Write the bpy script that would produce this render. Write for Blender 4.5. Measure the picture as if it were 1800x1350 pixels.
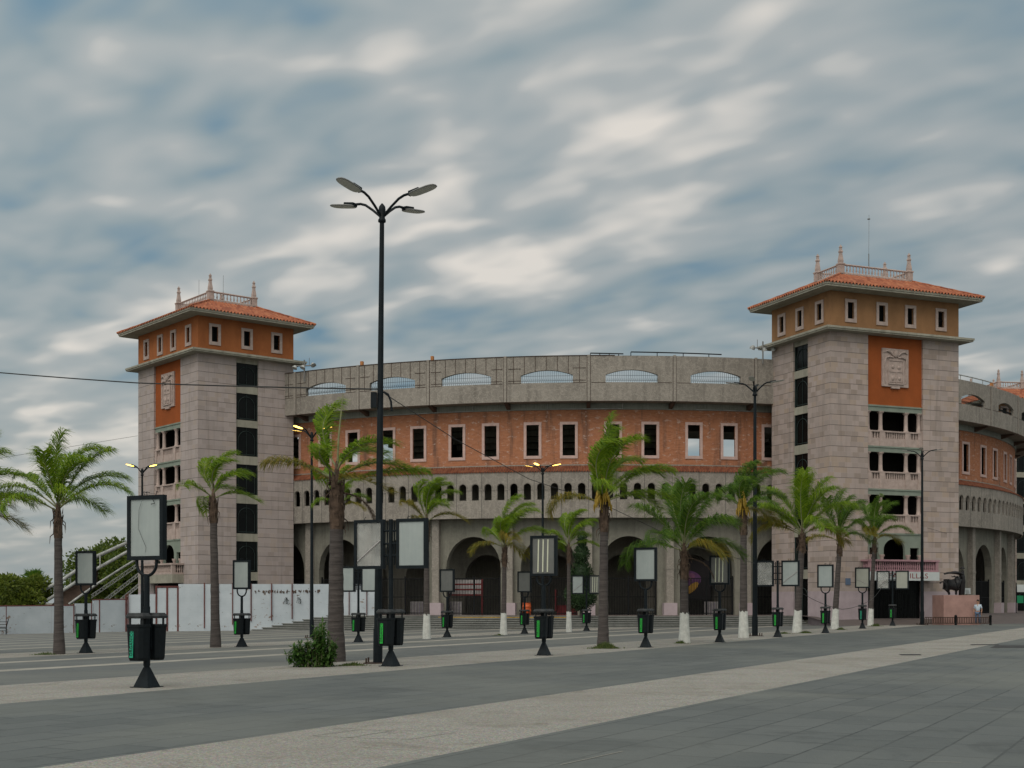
import bpy, bmesh, math, random
from math import sin, cos, pi, radians as R_, sqrt, atan2, floor
from mathutils import Vector, Matrix
random.seed(7)
for o in list(bpy.data.objects): bpy.data.objects.remove(o)
SC = bpy.context.scene
COL = SC.collection
# ------------------------------------------------------------------ camera
F, CX, HY, EYE = 2350.0, 900.0, 1057.0, 1.6
cd = bpy.data.cameras.new('camera'); cam = bpy.data.objects.new('camera', cd); COL.objects.link(cam)
cam.location = (0, 0, EYE); cam.rotation_euler = (pi/2, 0, 0)
cd.sensor_width = 36; cd.lens = F/1800*36; cd.shift_y = (HY-675)/1800; cd.clip_end = 6000; cd.clip_start = .1
SC.camera = cam
# ------------------------------------------------------------------ light
SUN_AZ, SUN_EL = 205.0, 48.0       # compass-like: 0 = away from the camera, 90 = right; the light comes from behind the viewer
sd = Vector((sin(R_(SUN_AZ))*cos(R_(SUN_EL)), cos(R_(SUN_AZ))*cos(R_(SUN_EL)), sin(R_(SUN_EL))))
sl = bpy.data.lights.new('sun', 'SUN'); sl.energy = 1.0; sl.angle = R_(40); sl.color = (1, .93, .84)
so = bpy.data.objects.new('sun', sl); COL.objects.link(so); so.rotation_euler = (-sd).to_track_quat('-Z', 'Y').to_euler()
SC.view_settings.view_transform = 'Standard'; SC.view_settings.look = 'None'
SC.view_settings.exposure = 0.0; SC.view_settings.gamma = 1
def build_world():
    w = bpy.data.worlds.new('World'); SC.world = w; w.use_nodes = True
    nt = w.node_tree; N = nt.nodes; L = nt.links; N.clear()
    def n(t, **k):
        x = N.new(t)
        for a, b in k.items(): setattr(x, a, b)
        return x
    def math_(op, a, b=None, c=None):
        m = n('ShaderNodeMath', operation=op)
        for i, v in enumerate((a, b, c)):
            if v is None: continue
            if isinstance(v, (int, float)): m.inputs[i].default_value = v
            else: L.new(v, m.inputs[i])
        return m.outputs[0]
    out = n('ShaderNodeOutputWorld'); bg = n('ShaderNodeBackground'); bg.inputs['Strength'].default_value = .1
    L.new(bg.outputs[0], out.inputs[0])
    sky = n('ShaderNodeTexSky', sky_type='NISHITA'); sky.sun_disc = False
    sky.sun_elevation = R_(SUN_EL); sky.sun_rotation = R_(SUN_AZ); sky.air_density = 1.2; sky.dust_density = 2
    tc = n('ShaderNodeTexCoord'); sep = n('ShaderNodeSeparateXYZ'); L.new(tc.outputs['Generated'], sep.inputs[0])
    zc = math_('ADD', math_('MAXIMUM', sep.outputs[2], 0.0), .15)
    px = math_('DIVIDE', sep.outputs[0], zc); py = math_('DIVIDE', sep.outputs[1], zc)
    wa = R_(-48)
    al = math_('ADD', math_('MULTIPLY', px, sin(wa)), math_('MULTIPLY', py, cos(wa)))
    ac = math_('SUBTRACT', math_('MULTIPLY', px, cos(wa)), math_('MULTIPLY', py, sin(wa)))
    def noise(sa, sb, det, rough, off, dist=0.0):
        cb = n('ShaderNodeCombineXYZ'); L.new(math_('MULTIPLY', al, sa), cb.inputs[0]); L.new(math_('MULTIPLY', ac, sb), cb.inputs[1]); cb.inputs[2].default_value = off
        t = n('ShaderNodeTexNoise'); t.inputs['Scale'].default_value = 1; t.inputs['Detail'].default_value = det; t.inputs['Roughness'].default_value = rough; t.inputs['Distortion'].default_value = dist
        L.new(cb.outputs[0], t.inputs['Vector']); return t.outputs['Fac']
    big = noise(.55, .8, 2, .5, SKY_OFF[0], .2)
    med = noise(3.9, 5.6, 1.5, .45, SKY_OFF[1], .35)
    fin = noise(7.0, 11.0, 1.5, .45, SKY_OFF[2], .3)
    m = math_('ADD', math_('ADD', math_('MULTIPLY', big, .46), math_('MULTIPLY', med, .46)), math_('MULTIPLY', fin, .24))
    rp = n('ShaderNodeValToRGB'); L.new(m, rp.inputs[0]); e = rp.color_ramp; e.interpolation = 'LINEAR'
    e.elements[0].position = .42; e.elements[0].color = (1.25, 2.15, 2.85, 1)
    e.elements[1].position = .745; e.elements[1].color = (6.7, 6.3, 5.75, 1)
    x = e.elements.new(.525); x.color = (2.4, 2.95, 3.15, 1)
    x = e.elements.new(.635); x.color = (3.5, 3.75, 3.75, 1)
    # towards the horizon the cloud sheet thins to an even pale grey
    hz = math_('MULTIPLY', math_('POWER', math_('SUBTRACT', 1.0, math_('MINIMUM', math_('MULTIPLY', math_('MAXIMUM', sep.outputs[2], 0.0), 5.0), 1.0)), 1.5), .8)
    hm = n('ShaderNodeMix', data_type='RGBA'); L.new(hz, hm.inputs[0]); L.new(rp.outputs[0], hm.inputs[6]); hm.inputs[7].default_value = (3.2, 3.5, 3.55, 1)
    mx = n('ShaderNodeMix', data_type='RGBA'); mx.inputs[0].default_value = .9
    L.new(sky.outputs[0], mx.inputs[6]); L.new(hm.outputs[2], mx.inputs[7])
    # an overcast dome is brightest on the side of the hidden sun
    dt = n('ShaderNodeVectorMath', operation='DOT_PRODUCT'); L.new(tc.outputs['Generated'], dt.inputs[0]); dt.inputs[1].default_value = sd
    g = math_('ADD', 0.0, math_('MULTIPLY', math_('POWER', math_('MAXIMUM', math_('ADD', math_('MULTIPLY', dt.outputs['Value'], .5), .38), 0.0), 1.6), SKY_SIDE))
    # (with the warm tint of a low sun behind the cloud)
    gl = n('ShaderNodeVectorMath', operation='SCALE'); gl.inputs[0].default_value = (1.0, .92, .80); L.new(g, gl.inputs['Scale'])
    ad = n('ShaderNodeVectorMath', operation='ADD'); L.new(gl.outputs[0], ad.inputs[0]); ad.inputs[1].default_value = (1, 1, 1)
    sc = n('ShaderNodeVectorMath', operation='MULTIPLY'); L.new(mx.outputs[2], sc.inputs[0]); L.new(ad.outputs[0], sc.inputs[1])
    L.new(sc.outputs[0], bg.inputs['Color'])
SKY_OFF = (-8.4, 13.9, 5.5); SKY_SIDE = 2.0
build_world()
SC.cycles.use_denoising = True
SC.cycles.max_bounces = 6; SC.cycles.transparent_max_bounces = 8

# ------------------------------------------------------------------ place helpers
A27 = R_(27.5); SU, CU = sin(A27), cos(A27)
def uw(x, y): return x*CU-y*SU, x*SU+y*CU
def xy(u, w): return u*CU+w*SU, -u*SU+w*CU
def gslope(u): return 0.0 if u > -18.5 else .012*(max(u, -120)+18.5)
def gz(x, y): return gslope(uw(x, y)[0])
def X_(px, D): return (px-CX)/F*D
def ground_at(px, py):
    D = EYE*F/(py-HY)
    for _ in range(60):
        D = .5*D+.5*(EYE-gz(X_(px, D), D))*F/(py-HY)
    return X_(px, D), D, gz(X_(px, D), D)
def zat(py, D): return EYE+(HY-py)/F*D

# ------------------------------------------------------------------ mesh builder
class MB:
    def __init__(s): s.v = []; s.f = []; s.m = []; s.uv = []; s.smooth = []
    def face(s, pts, mi=0, uv=None, sm=False):
        b = len(s.v); s.v += [tuple(p) for p in pts]; s.f.append(tuple(range(b, b+len(pts)))); s.m.append(mi); s.smooth.append(sm)
        if uv is None:
            p = [Vector(q) for q in pts]; nn = (p[1]-p[0]).cross(p[2]-p[0])
            ax = max(range(3), key=lambda i: abs(nn[i]))
            uv = [((q[1], q[2]) if ax == 0 else (q[0], q[2]) if ax == 1 else (q[0], q[1])) for q in pts]
        s.uv.append(uv)
    def grid(s, rows, mi=0, closed=False, sm=True, uvs=None):
        b = len(s.v); nc = len(rows[0])
        for r in rows: s.v += [tuple(p) for p in r]
        for i in range(len(rows)-1):
            for j in range(nc if closed else nc-1):
                k = (j+1) % nc
                s.f.append((b+i*nc+j, b+i*nc+k, b+(i+1)*nc+k, b+(i+1)*nc+j)); s.m.append(mi); s.smooth.append(sm)
                if uvs: s.uv.append([uvs(i, j), uvs(i, j+1), uvs(i+1, j+1), uvs(i+1, j)])
                else: s.uv.append([(j/nc, i), ((j+1)/nc, i), ((j+1)/nc, i+1), (j/nc, i+1)])
    def box(s, x0, x1, y0, y1, z0, z1, mi=0, M=None):
        c = [Vector((x, y, z)) for z in (z0, z1) for y in (y0, y1) for x in (x0, x1)]
        for q in ((0, 1, 5, 4), (3, 2, 6, 7), (2, 0, 4, 6), (1, 3, 7, 5), (4, 5, 7, 6), (2, 3, 1, 0)):
            p = [c[i] for i in q]; nn = (p[1]-p[0]).cross(p[2]-p[0]); ax = max(range(3), key=lambda i: abs(nn[i]))
            uv = [((t[1], t[2]) if ax == 0 else (t[0], t[2]) if ax == 1 else (t[0], t[1])) for t in p]
            s.face([M @ t for t in p] if M else p, mi, uv)
    def tube(s, pts, r, n=8, mi=0, cap=True, sm=True):
        pts = [Vector(p) for p in pts]; rr = r if isinstance(r, (list, tuple)) else [r]*len(pts)
        rows = []; up = None
        for i, p in enumerate(pts):
            t = (pts[min(i+1, len(pts)-1)]-pts[max(i-1, 0)]).normalized()
            if up is None:
                up = Vector((0, 0, 1)) if abs(t.z) < .9 else Vector((1, 0, 0))
            a = t.cross(up).normalized(); b = a.cross(t).normalized(); up = b
            rows.append([p+(a*cos(2*pi*k/n)+b*sin(2*pi*k/n))*rr[i] for k in range(n)])
        s.grid(rows, mi, True, sm)
        if cap:
            s.face(rows[0][::-1], mi); s.face(rows[-1], mi)
    def lathe(s, prof, n=12, c=(0, 0, 0), mi=0, sm=True, a0=0):
        rows = [[(c[0]+r*cos(a0+2*pi*k/n), c[1]+r*sin(a0+2*pi*k/n), c[2]+z) for k in range(n)] for r, z in prof]
        s.grid(rows, mi, True, sm)
        if prof[-1][0] > 1e-4: s.face(rows[-1], mi)
        if prof[0][0] > 1e-4: s.face(rows[0][::-1], mi)
    def ellipsoid(s, c, r, n=12, m=8, mi=0, fn=None):
        rows = []
        for i in range(m+1):
            ph = -pi/2+pi*i/m
            row = []
            for k in range(n):
                th = 2*pi*k/n; d = Vector((cos(ph)*cos(th), cos(ph)*sin(th), sin(ph))); q = fn(d) if fn else 1
                row.append((c[0]+d.x*r[0]*q, c[1]+d.y*r[1]*q, c[2]+d.z*r[2]*q))
            rows.append(row)
        s.grid(rows, mi, True, True)
    def build(s, name, mats, parent=None, weld=False):
        me = bpy.data.meshes.new(name); me.from_pydata(s.v, [], s.f)
        for m in (mats if isinstance(mats, (list, tuple)) else [mats]): me.materials.append(m)
        me.polygons.foreach_set('material_index', s.m); me.polygons.foreach_set('use_smooth', s.smooth)
        ul = me.uv_layers.new(name='UVMap'); flat = [c for f in s.uv for q in f for c in q]
        ul.data.foreach_set('uv', flat); me.update()
        if weld:
            bm = bmesh.new(); bm.from_mesh(me); bmesh.ops.remove_doubles(bm, verts=bm.verts, dist=1e-5); bm.to_mesh(me); bm.free()
        o = bpy.data.objects.new(name, me); COL.objects.link(o)
        if parent: o.parent = parent
        return o
def tag(o, label, cat, group=None):
    o['label'] = label; o['category'] = cat
    if group: o['group'] = group
    return o
def empty(name, loc, rz=0, label=None, cat=None, group=None):
    o = bpy.data.objects.new(name, None); COL.objects.link(o); o.location = loc; o.rotation_euler = (0, 0, rz); o.empty_display_size = .2
    if label: tag(o, label, cat, group)
    return o
def struct(o, k='structure'): o['kind'] = k; return o
def copy_tree(o, parent=None):
    c = o.copy(); COL.objects.link(c); c.parent = parent
    for ch in o.children: copy_tree(ch, c)
    return c
def copy_part(o, parent, rz=None, loc=None):
    c = copy_tree(o, parent)
    if rz is not None: c.rotation_euler = (0, 0, rz)
    if loc is not None: c.location = loc
    return c

# ------------------------------------------------------------------ materials
def new_mat(name):
    m = bpy.data.materials.new(name); m.use_nodes = True
    return m, m.node_tree, m.node_tree.nodes['Principled BSDF']
class NT:
    def __init__(s, nt): s.nt = nt; s.N = nt.nodes; s.L = nt.links
    def n(s, t, **k):
        x = s.N.new(t)
        for a, b in k.items(): setattr(x, a, b)
        return x
    def lk(s, a, b): s.L.new(a, b)
    def val(s, inp, v):
        if isinstance(v, (int, float)): inp.default_value = v
        elif isinstance(v, (tuple, list)): inp.default_value = v if len(v) != 3 or inp.type == 'VECTOR' else (*v, 1)
        else: s.L.new(v, inp)
    def m(s, op, a, b=0.0, c=None, clamp=False):
        x = s.n('ShaderNodeMath', operation=op); x.use_clamp = clamp; s.val(x.inputs[0], a); s.val(x.inputs[1], b)
        if c is not None: s.val(x.inputs[2], c)
        return x.outputs[0]
    def mix(s, f, a, b, mode='MIX'):
        x = s.n('ShaderNodeMix', data_type='RGBA', blend_type=mode); s.val(x.inputs[0], f); s.val(x.inputs[6], a); s.val(x.inputs[7], b); return x.outputs[2]
    def noise(s, vec, scale, det=4, rough=.55, dist=0.0, out='Fac'):
        x = s.n('ShaderNodeTexNoise'); x.inputs['Scale'].default_value = scale; x.inputs['Detail'].default_value = det; x.inputs['Roughness'].default_value = rough; x.inputs['Distortion'].default_value = dist
        if vec is not None: s.lk(vec, x.inputs['Vector'])
        return x.outputs[out]
    def ramp(s, f, *stops):
        x = s.n('ShaderNodeValToRGB'); s.lk(f, x.inputs[0]); e = x.color_ramp
        while len(e.elements) < len(stops): e.elements.new(.5)
        for el, (p, c) in zip(e.elements, stops): el.position = p; el.color = (c, c, c, 1) if isinstance(c, (int, float)) else (*c, 1)
        return x.outputs[0]
    def obj(s): return s.n('ShaderNodeTexCoord').outputs['Object']
    def uv(s): return s.n('ShaderNodeTexCoord').outputs['UV']
    def xyz(s, v):
        x = s.n('ShaderNodeSeparateXYZ'); s.lk(v, x.inputs[0]); return x.outputs
    def vec(s, x, y, z=0.0):
        c = s.n('ShaderNodeCombineXYZ'); s.val(c.inputs[0], x); s.val(c.inputs[1], y); s.val(c.inputs[2], z); return c.outputs[0]
    def scale(s, v, k):
        x = s.n('ShaderNodeVectorMath', operation='MULTIPLY'); s.lk(v, x.inputs[0]); x.inputs[1].default_value = k; return x.outputs[0]
    def bump(s, h, st, dist, bsdf):
        b = s.n('ShaderNodeBump'); b.inputs['Strength'].default_value = st; b.inputs['Distance'].default_value = dist; s.lk(h, b.inputs['Height']); s.lk(b.outputs[0], bsdf.inputs['Normal'])
def plain(name, col, rough=.7, metal=0.0, var=.25, scale=4.0, bump=0.0, bscale=40, spec=.3):
    m, nt, b = new_mat(name); t = NT(nt); v = t.obj()
    f = t.noise(v, scale, 5, .6)
    c2 = tuple(min(1, c*(1+var)) for c in col); c1 = tuple(c*(1-var) for c in col)
    t.lk(t.ramp(f, (.3, c1), (.7, c2)), b.inputs['Base Color'])
    b.inputs['Roughness'].default_value = rough; b.inputs['Metallic'].default_value = metal; b.inputs['Specular IOR Level'].default_value = spec
    if bump: t.bump(t.noise(v, bscale, 3), bump, .02, b)
    return m
def emit(name, col, st):
    m, nt, b = new_mat(name); b.inputs['Base Color'].default_value = (.3, .3, .3, 1)
    b.inputs['Emission Color'].default_value = (*col, 1); b.inputs['Emission Strength'].default_value = st; return m
MAT = {}
def concrete(name, base, streak=.5, pebble=.5):
    m, nt, b = new_mat(name); t = NT(nt); o = t.obj(); u = t.uv()
    big = t.noise(o, .35, 4, .6); mid = t.noise(o, 1.6, 5, .65, .4)
    col = t.ramp(big, (.3, tuple(c*.78 for c in base)), (.7, tuple(c*1.12 for c in base)))
    col = t.mix(t.m('MULTIPLY', t.ramp(mid, (.42, 0.0), (.68, 1.0)), .35), col, tuple(c*1.35 for c in base))
    st = t.noise(t.scale(u, (2.2, .16, 1)), 1.0, 4, .6)
    col = t.mix(t.m('MULTIPLY', t.ramp(st, (.48, 0.0), (.72, 1.0)), streak), col, tuple(c*.42 for c in base))
    vo = t.n('ShaderNodeTexVoronoi'); vo.inputs['Scale'].default_value = 14; t.lk(o, vo.inputs['Vector'])
    col = t.mix(t.m('MULTIPLY', t.ramp(vo.outputs['Distance'], (.1, 1.0), (.5, 0.0)), .35*pebble), col, tuple(c*.5 for c in base))
    fine = t.noise(o, 30, 3, .7)
    col = t.mix(t.m('MULTIPLY', t.ramp(fine, (.4, 1.0), (.6, 0.0)), .35*pebble), col, tuple(c*.55 for c in base))
    # pale worm-like trowel marks
    cr = t.n('ShaderNodeTexVoronoi', feature='DISTANCE_TO_EDGE'); cr.inputs['Scale'].default_value = 1.9
    dv = t.n('ShaderNodeVectorMath', operation='ADD'); t.lk(o, dv.inputs[0]); sc = t.n('ShaderNodeTexNoise'); sc.inputs['Scale'].default_value = 2.5; t.lk(o, sc.inputs['Vector'])
    t.lk(t.scale(sc.outputs['Color'], (.9, .9, .9)), dv.inputs[1]); t.lk(dv.outputs[0], cr.inputs['Vector'])
    col = t.mix(t.m('MULTIPLY', t.ramp(cr.outputs[0], (.0, 1.0), (.09, 0.0)), .5*pebble), col, tuple(c*1.5 for c in base))
    t.lk(col, b.inputs['Base Color']); b.inputs['Roughness'].default_value = .92; b.inputs['Specular IOR Level'].default_value = .15
    t.bump(t.m('ADD', fine, vo.outputs['Distance']), .5, .03, b)
    return m
MAT['band'] = concrete('pebble_concrete', (.265, .243, .215), .6, .8)
MAT['band2'] = concrete('pale_pebble_concrete', (.265, .243, .215), .4, .8)
MAT['arcade'] = concrete('arcade_concrete', (.20, .195, .165), .6, .3)
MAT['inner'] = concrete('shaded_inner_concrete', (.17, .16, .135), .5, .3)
MAT['grey'] = concrete('grey_concrete', (.24, .25, .225), .5, .15)
MAT['eave'] = concrete('stained_eave_concrete', (.30, .29, .24), .5, .2)
MAT['dark_conc'] = concrete('dark_concrete', (.10, .10, .09), .5, .2)
def brick():
    m, nt, b = new_mat('orange_brick'); t = NT(nt); u = t.uv(); o = t.obj()
    br = t.n('ShaderNodeTexBrick'); t.lk(u, br.inputs['Vector']); br.inputs['Scale'].default_value = 1; br.inputs['Brick Width'].default_value = .26; br.inputs['Row Height'].default_value = .075; br.inputs['Mortar Size'].default_value = .008
    br.inputs['Color1'].default_value = (.40, .165, .088, 1); br.inputs['Color2'].default_value = (.27, .095, .047, 1); br.inputs['Mortar'].default_value = (.26, .165, .115, 1); br.inputs['Bias'].default_value = -.2
    big = t.noise(t.scale(u, (.7, 3.4, 1)), .9, 6, .7)
    col = t.mix(t.ramp(big, (.4, .0), (.7, .5)), br.outputs['Color'], (.37, .15, .07))
    x = t.xyz(u)
    st = t.noise(t.vec(t.m('MULTIPLY', x[0], 1.1), t.m('MULTIPLY', x[1], .12)), 1.0, 4, .65)
    col = t.mix(t.m('MULTIPLY', t.ramp(st, (.54, 0.0), (.70, 1.0)), .75), col, (.09, .06, .05))
    pt = t.noise(t.scale(u, (1.2, 2.0, 1)), 1.8, 5, .7)
    col = t.mix(t.m('MULTIPLY', t.ramp(pt, (.57, 0.0), (.64, 1.0)), .6), col, (.48, .38, .33))
    t.lk(col, b.inputs['Base Color']); b.inputs['Roughness'].default_value = .9; b.inputs['Specular IOR Level'].default_value = .15
    t.bump(br.outputs['Fac'], -.4, .01, b); return m
MAT['brick'] = brick()
def stone(name, tint, tone):
    m, nt, b = new_mat(name); t = NT(nt); u = t.uv(); o = t.obj(); x = t.xyz(u)
    RH, CW = .362, .56
    row = t.m('FLOOR', t.m('DIVIDE', x[1], RH))
    wn = t.n('ShaderNodeTexWhiteNoise', noise_dimensions='1D'); t.lk(row, wn.inputs['W'])
    uu = t.m('ADD', t.m('DIVIDE', x[0], CW), t.m('MULTIPLY', wn.outputs['Value'], 7.3))
    colid = t.m('FLOOR', uu)
    w2 = t.n('ShaderNodeTexWhiteNoise', noise_dimensions='2D'); t.lk(t.vec(row, colid), w2.inputs['Vector'])
    c = t.ramp(w2.outputs['Value'], (.0, (tint[0]*.72, tint[1]*.68, tint[2]*.62)), (.25, (tint[0]*.88, tint[1]*.87, tint[2]*.86)), (.5, tint), (.75, (tint[0]*1.1, tint[1]*1.07, tint[2]*1.07)), (.95, (tint[0]*1.0, tint[1]*.93, tint[2]*.80)))
    c = t.mix(1-tone, c, tint)
    g = t.noise(o, .25, 4, .6); c = t.mix(t.m('MULTIPLY', t.ramp(g, (.4, 0.0), (.75, 1.0)), .45), c, tuple(a*.62 for a in tint))
    rs = t.noise(t.vec(t.m('MULTIPLY', x[0], 2.6), t.m('MULTIPLY', x[1], .10)), 1.0, 4, .65); c = t.mix(t.m('MULTIPLY', t.ramp(rs, (.52, 0.0), (.72, 1.0)), .45), c, (.16, .135, .12))
    f = t.noise(o, 18, 4, .6); c = t.mix(t.m('MULTIPLY', f, .22), c, tuple(a*.55 for a in tint))
    fx = t.m('FRACT', uu); fy = t.m('FRACT', t.m('DIVIDE', x[1], RH)); fc = t.m('FRACT', t.m('DIVIDE', x[1], RH*2))
    j1 = t.m('MAXIMUM', t.m('LESS_THAN', fx, .022), t.m('LESS_THAN', fy, .03))
    c = t.mix(t.m('MULTIPLY', j1, .3), c, tuple(min(1, a*1.35) for a in tint))
    j2 = t.m('LESS_THAN', fc, .045); c = t.mix(t.m('MULTIPLY', j2, .95), c, tuple(a*.30 for a in tint))
    t.lk(c, b.inputs['Base Color']); b.inputs['Roughness'].default_value = .85; b.inputs['Specular IOR Level'].default_value = .2
    t.bump(t.m('SUBTRACT', t.m('MULTIPLY', f, .2), t.m('ADD', j2, t.m('MULTIPLY', j1, .2))), .4, .02, b); return m
MAT['stone_left'] = stone('grey_stone', (.385, .335, .32), .5)
MAT['stone'] = stone('pink_grey_stone', (.385, .325, .30), .85)
MAT['plinth'] = plain('lavender_stone', (.36, .30, .32), .7, var=.12, scale=1.5, bump=.1)
MAT['cantera'] = plain('pink_carved_stone', (.37, .295, .265), .8, var=.18, scale=3, bump=.3)
MAT['frame'] = plain('pink_window_stone', (.47, .335, .30), .8, var=.15, scale=3, bump=.2)
MAT['pinkpaint'] = plain('pink_painted_concrete', (.34, .20, .225), .7, var=.15, scale=3)
MAT['plinth_red'] = plain('red_cantera_plinth', (.32, .195, .17), .7, var=.2, scale=1.2, bump=.1)
def stucco(name, c, d):
    m, nt, b = new_mat(name); t = NT(nt); o = t.obj()
    a = t.noise(t.scale(o, (1, 1, .5)), .8, 6, .65); col = t.ramp(a, (.3, d), (.65, c))
    f = t.noise(o, 25, 4); col = t.mix(t.m('MULTIPLY', f, .3), col, tuple(x*.6 for x in c))
    t.lk(col, b.inputs['Base Color']); b.inputs['Roughness'].default_value = .95; b.inputs['Specular IOR Level'].default_value = .1
    t.bump(f, .3, .02, b); return m
MAT['stucco_left'] = stucco('burnt_orange_stucco', (.36, .13, .05), (.24, .085, .035))
MAT['stucco_right'] = stucco('ochre_stucco', (.30, .165, .083), (.195, .11, .058))
MAT['rust'] = stucco('rust_stucco', (.32, .088, .028), (.24, .07, .024))
MAT['green'] = stucco('grey_green_plaster', (.24, .28, .235), (.17, .205, .175))
def tile(nm='clay_tile', k=1.0):
    m, nt, b = new_mat(nm); t = NT(nt); u = t.uv(); o = t.obj(); x = t.xyz(u)
    w = t.n('ShaderNodeTexWhiteNoise', noise_dimensions='2D'); t.lk(t.vec(t.m('FLOOR', x[0]), t.m('FLOOR', x[1])), w.inputs['Vector'])
    c = t.ramp(w.outputs['Value'], (0, (.20*k, .055*k, .025*k)), (.5, (.29*k, .085*k, .036*k)), (1, (.36*k, .13*k, .06*k)))
    g = t.noise(o, 1.3, 4); c = t.mix(t.m('MULTIPLY', t.ramp(g, (.5, 0.0), (.8, 1.0)), .5), c, (.18, .08, .05))
    t.lk(c, b.inputs['Base Color']); b.inputs['Roughness'].default_value = .85; return m
MAT['tile'] = tile()
MAT['ledgetile'] = tile('old_clay_tile', .55)
MAT['black'] = plain('dark_painted_steel', (.007, .011, .014), .5, var=.3, scale=6, spec=.14)
MAT['iron'] = plain('dark_iron', (.010, .011, .012), .65, var=.3, spec=.1)
MAT['ironbrown'] = plain('rusty_iron', (.045, .027, .02), .8, var=.5, scale=3)
MAT['redpost'] = plain('red_oxide_steel', (.105, .035, .032), .8, var=.4, scale=3)
MAT['bin'] = plain('black_plastic', (.007, .010, .012), .5, var=.25, scale=9, spec=.14)
MAT['binlid'] = plain('dusty_black_plastic', (.028, .031, .033), .6, var=.45, scale=9)
MAT['sticker'] = plain('bright_green_sticker', (.02, .42, .05), .5, var=.1)
MAT['stickerteal'] = plain('faded_teal_sticker', (.02, .33, .20), .5, var=.1)
MAT['ink'] = plain('dark_ink', (.01, .02, .015), .6, var=.1)
MAT['redletter'] = plain('dark_red_lettering', (.22, .03, .03), .6, var=.15)
MAT['white'] = plain('white_sheet', (.48, .52, .52), .6, var=.1, scale=1.5)
MAT['whitepipe'] = plain('white_painted_pipe', (.33, .345, .34), .6, var=.35, scale=2)
MAT['whitewash'] = plain('lime_whitewash', (.50, .51, .48), .9, var=.2, scale=5, bump=.2)
MAT['glassdark'] = plain('dark_glass', (.004, .005, .005), .25, var=.4, scale=1, spec=.12)
MAT['mullion'] = plain('dark_green_mullion', (.022, .034, .032), .6, spec=.15)
MAT['dark'] = plain('interior_shade', (.02, .019, .017), .95, spec=.05)  # near-black colour stands in for the shade of unlit interiors
MAT['bronze'] = plain('dark_bronze', (.022, .022, .024), .55, metal=.2, var=.35, scale=5, spec=.25)
MAT['blackboard'] = plain('weathered_brown_steel', (.075, .05, .038), .8, var=.3, scale=2)
MAT['orange'] = plain('orange_plastic', (.50, .10, .03), .5, var=.15)
MAT['red'] = plain('red_paint', (.15, .018, .02), .6, var=.15)
MAT['whitered'] = plain('offwhite_boards', (.36, .34, .34), .7, var=.2)
MAT['lavender'] = plain('lavender_paint', (.28, .25, .30), .7, var=.12)
MAT['yellowkerb'] = plain('yellow_kerb_paint', (.45, .28, .06), .8, var=.3)
MAT['lamphead'] = plain('grey_lamp_housing', (.17, .17, .165), .5, var=.12, scale=3)
MAT['lampunder'] = plain('grey_lamp_lens', (.55, .54, .50), .5, var=.08, scale=3)
MAT['lit'] = emit('glowing_yellow_lens', (1.0, .62, .10), 7.0)
MAT['floodlit'] = emit('glowing_white_flood', (.9, 1.0, .98), 2.2)
def panel_mat(name, col, dirt, tubes=False):
    m, nt, b = new_mat(name); t = NT(nt); u = t.uv(); x = t.xyz(u); o = t.obj()
    st = t.noise(t.vec(t.m('MULTIPLY', x[0], 14.0), t.m('MULTIPLY', x[1], .8)), 1.0, 4, .6)
    c = t.mix(t.m('MULTIPLY', t.ramp(st, (.35, 0.0), (.75, 1.0)), .35), col, dirt)
    g = t.noise(o, 2.2, 3); c = t.mix(t.m('MULTIPLY', t.ramp(g, (.35, 0.0), (.75, 1.0)), .5), c, dirt)
    t.lk(c, b.inputs['Base Color']); b.inputs['Roughness'].default_value = .3; b.inputs['Specular IOR Level'].default_value = .25; return m
MAT['panel'] = panel_mat('milky_acrylic', (.33, .37, .365), (.23, .27, .27))
MAT['panelwarm'] = panel_mat('yellowed_acrylic', (.33, .34, .30), (.24, .25, .22))
MAT['panelgrey'] = panel_mat('grimy_clear_acrylic', (.15, .155, .15), (.085, .09, .085))
def clear_mat():
    m, nt, b = new_mat('clear_scratched_acrylic'); t = NT(nt)
    g = t.noise(t.obj(), 3, 4); t.lk(t.ramp(g, (.3, (.30, .31, .30)), (.7, (.55, .56, .54))), b.inputs['Base Color'])
    b.inputs['Roughness'].default_value = .15; b.inputs['Alpha'].default_value = .32; return m
MAT['clear'] = clear_mat()
MAT['tubelight'] = plain('fluorescent_tube', (.62, .64, .50), .4, var=.06)
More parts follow.
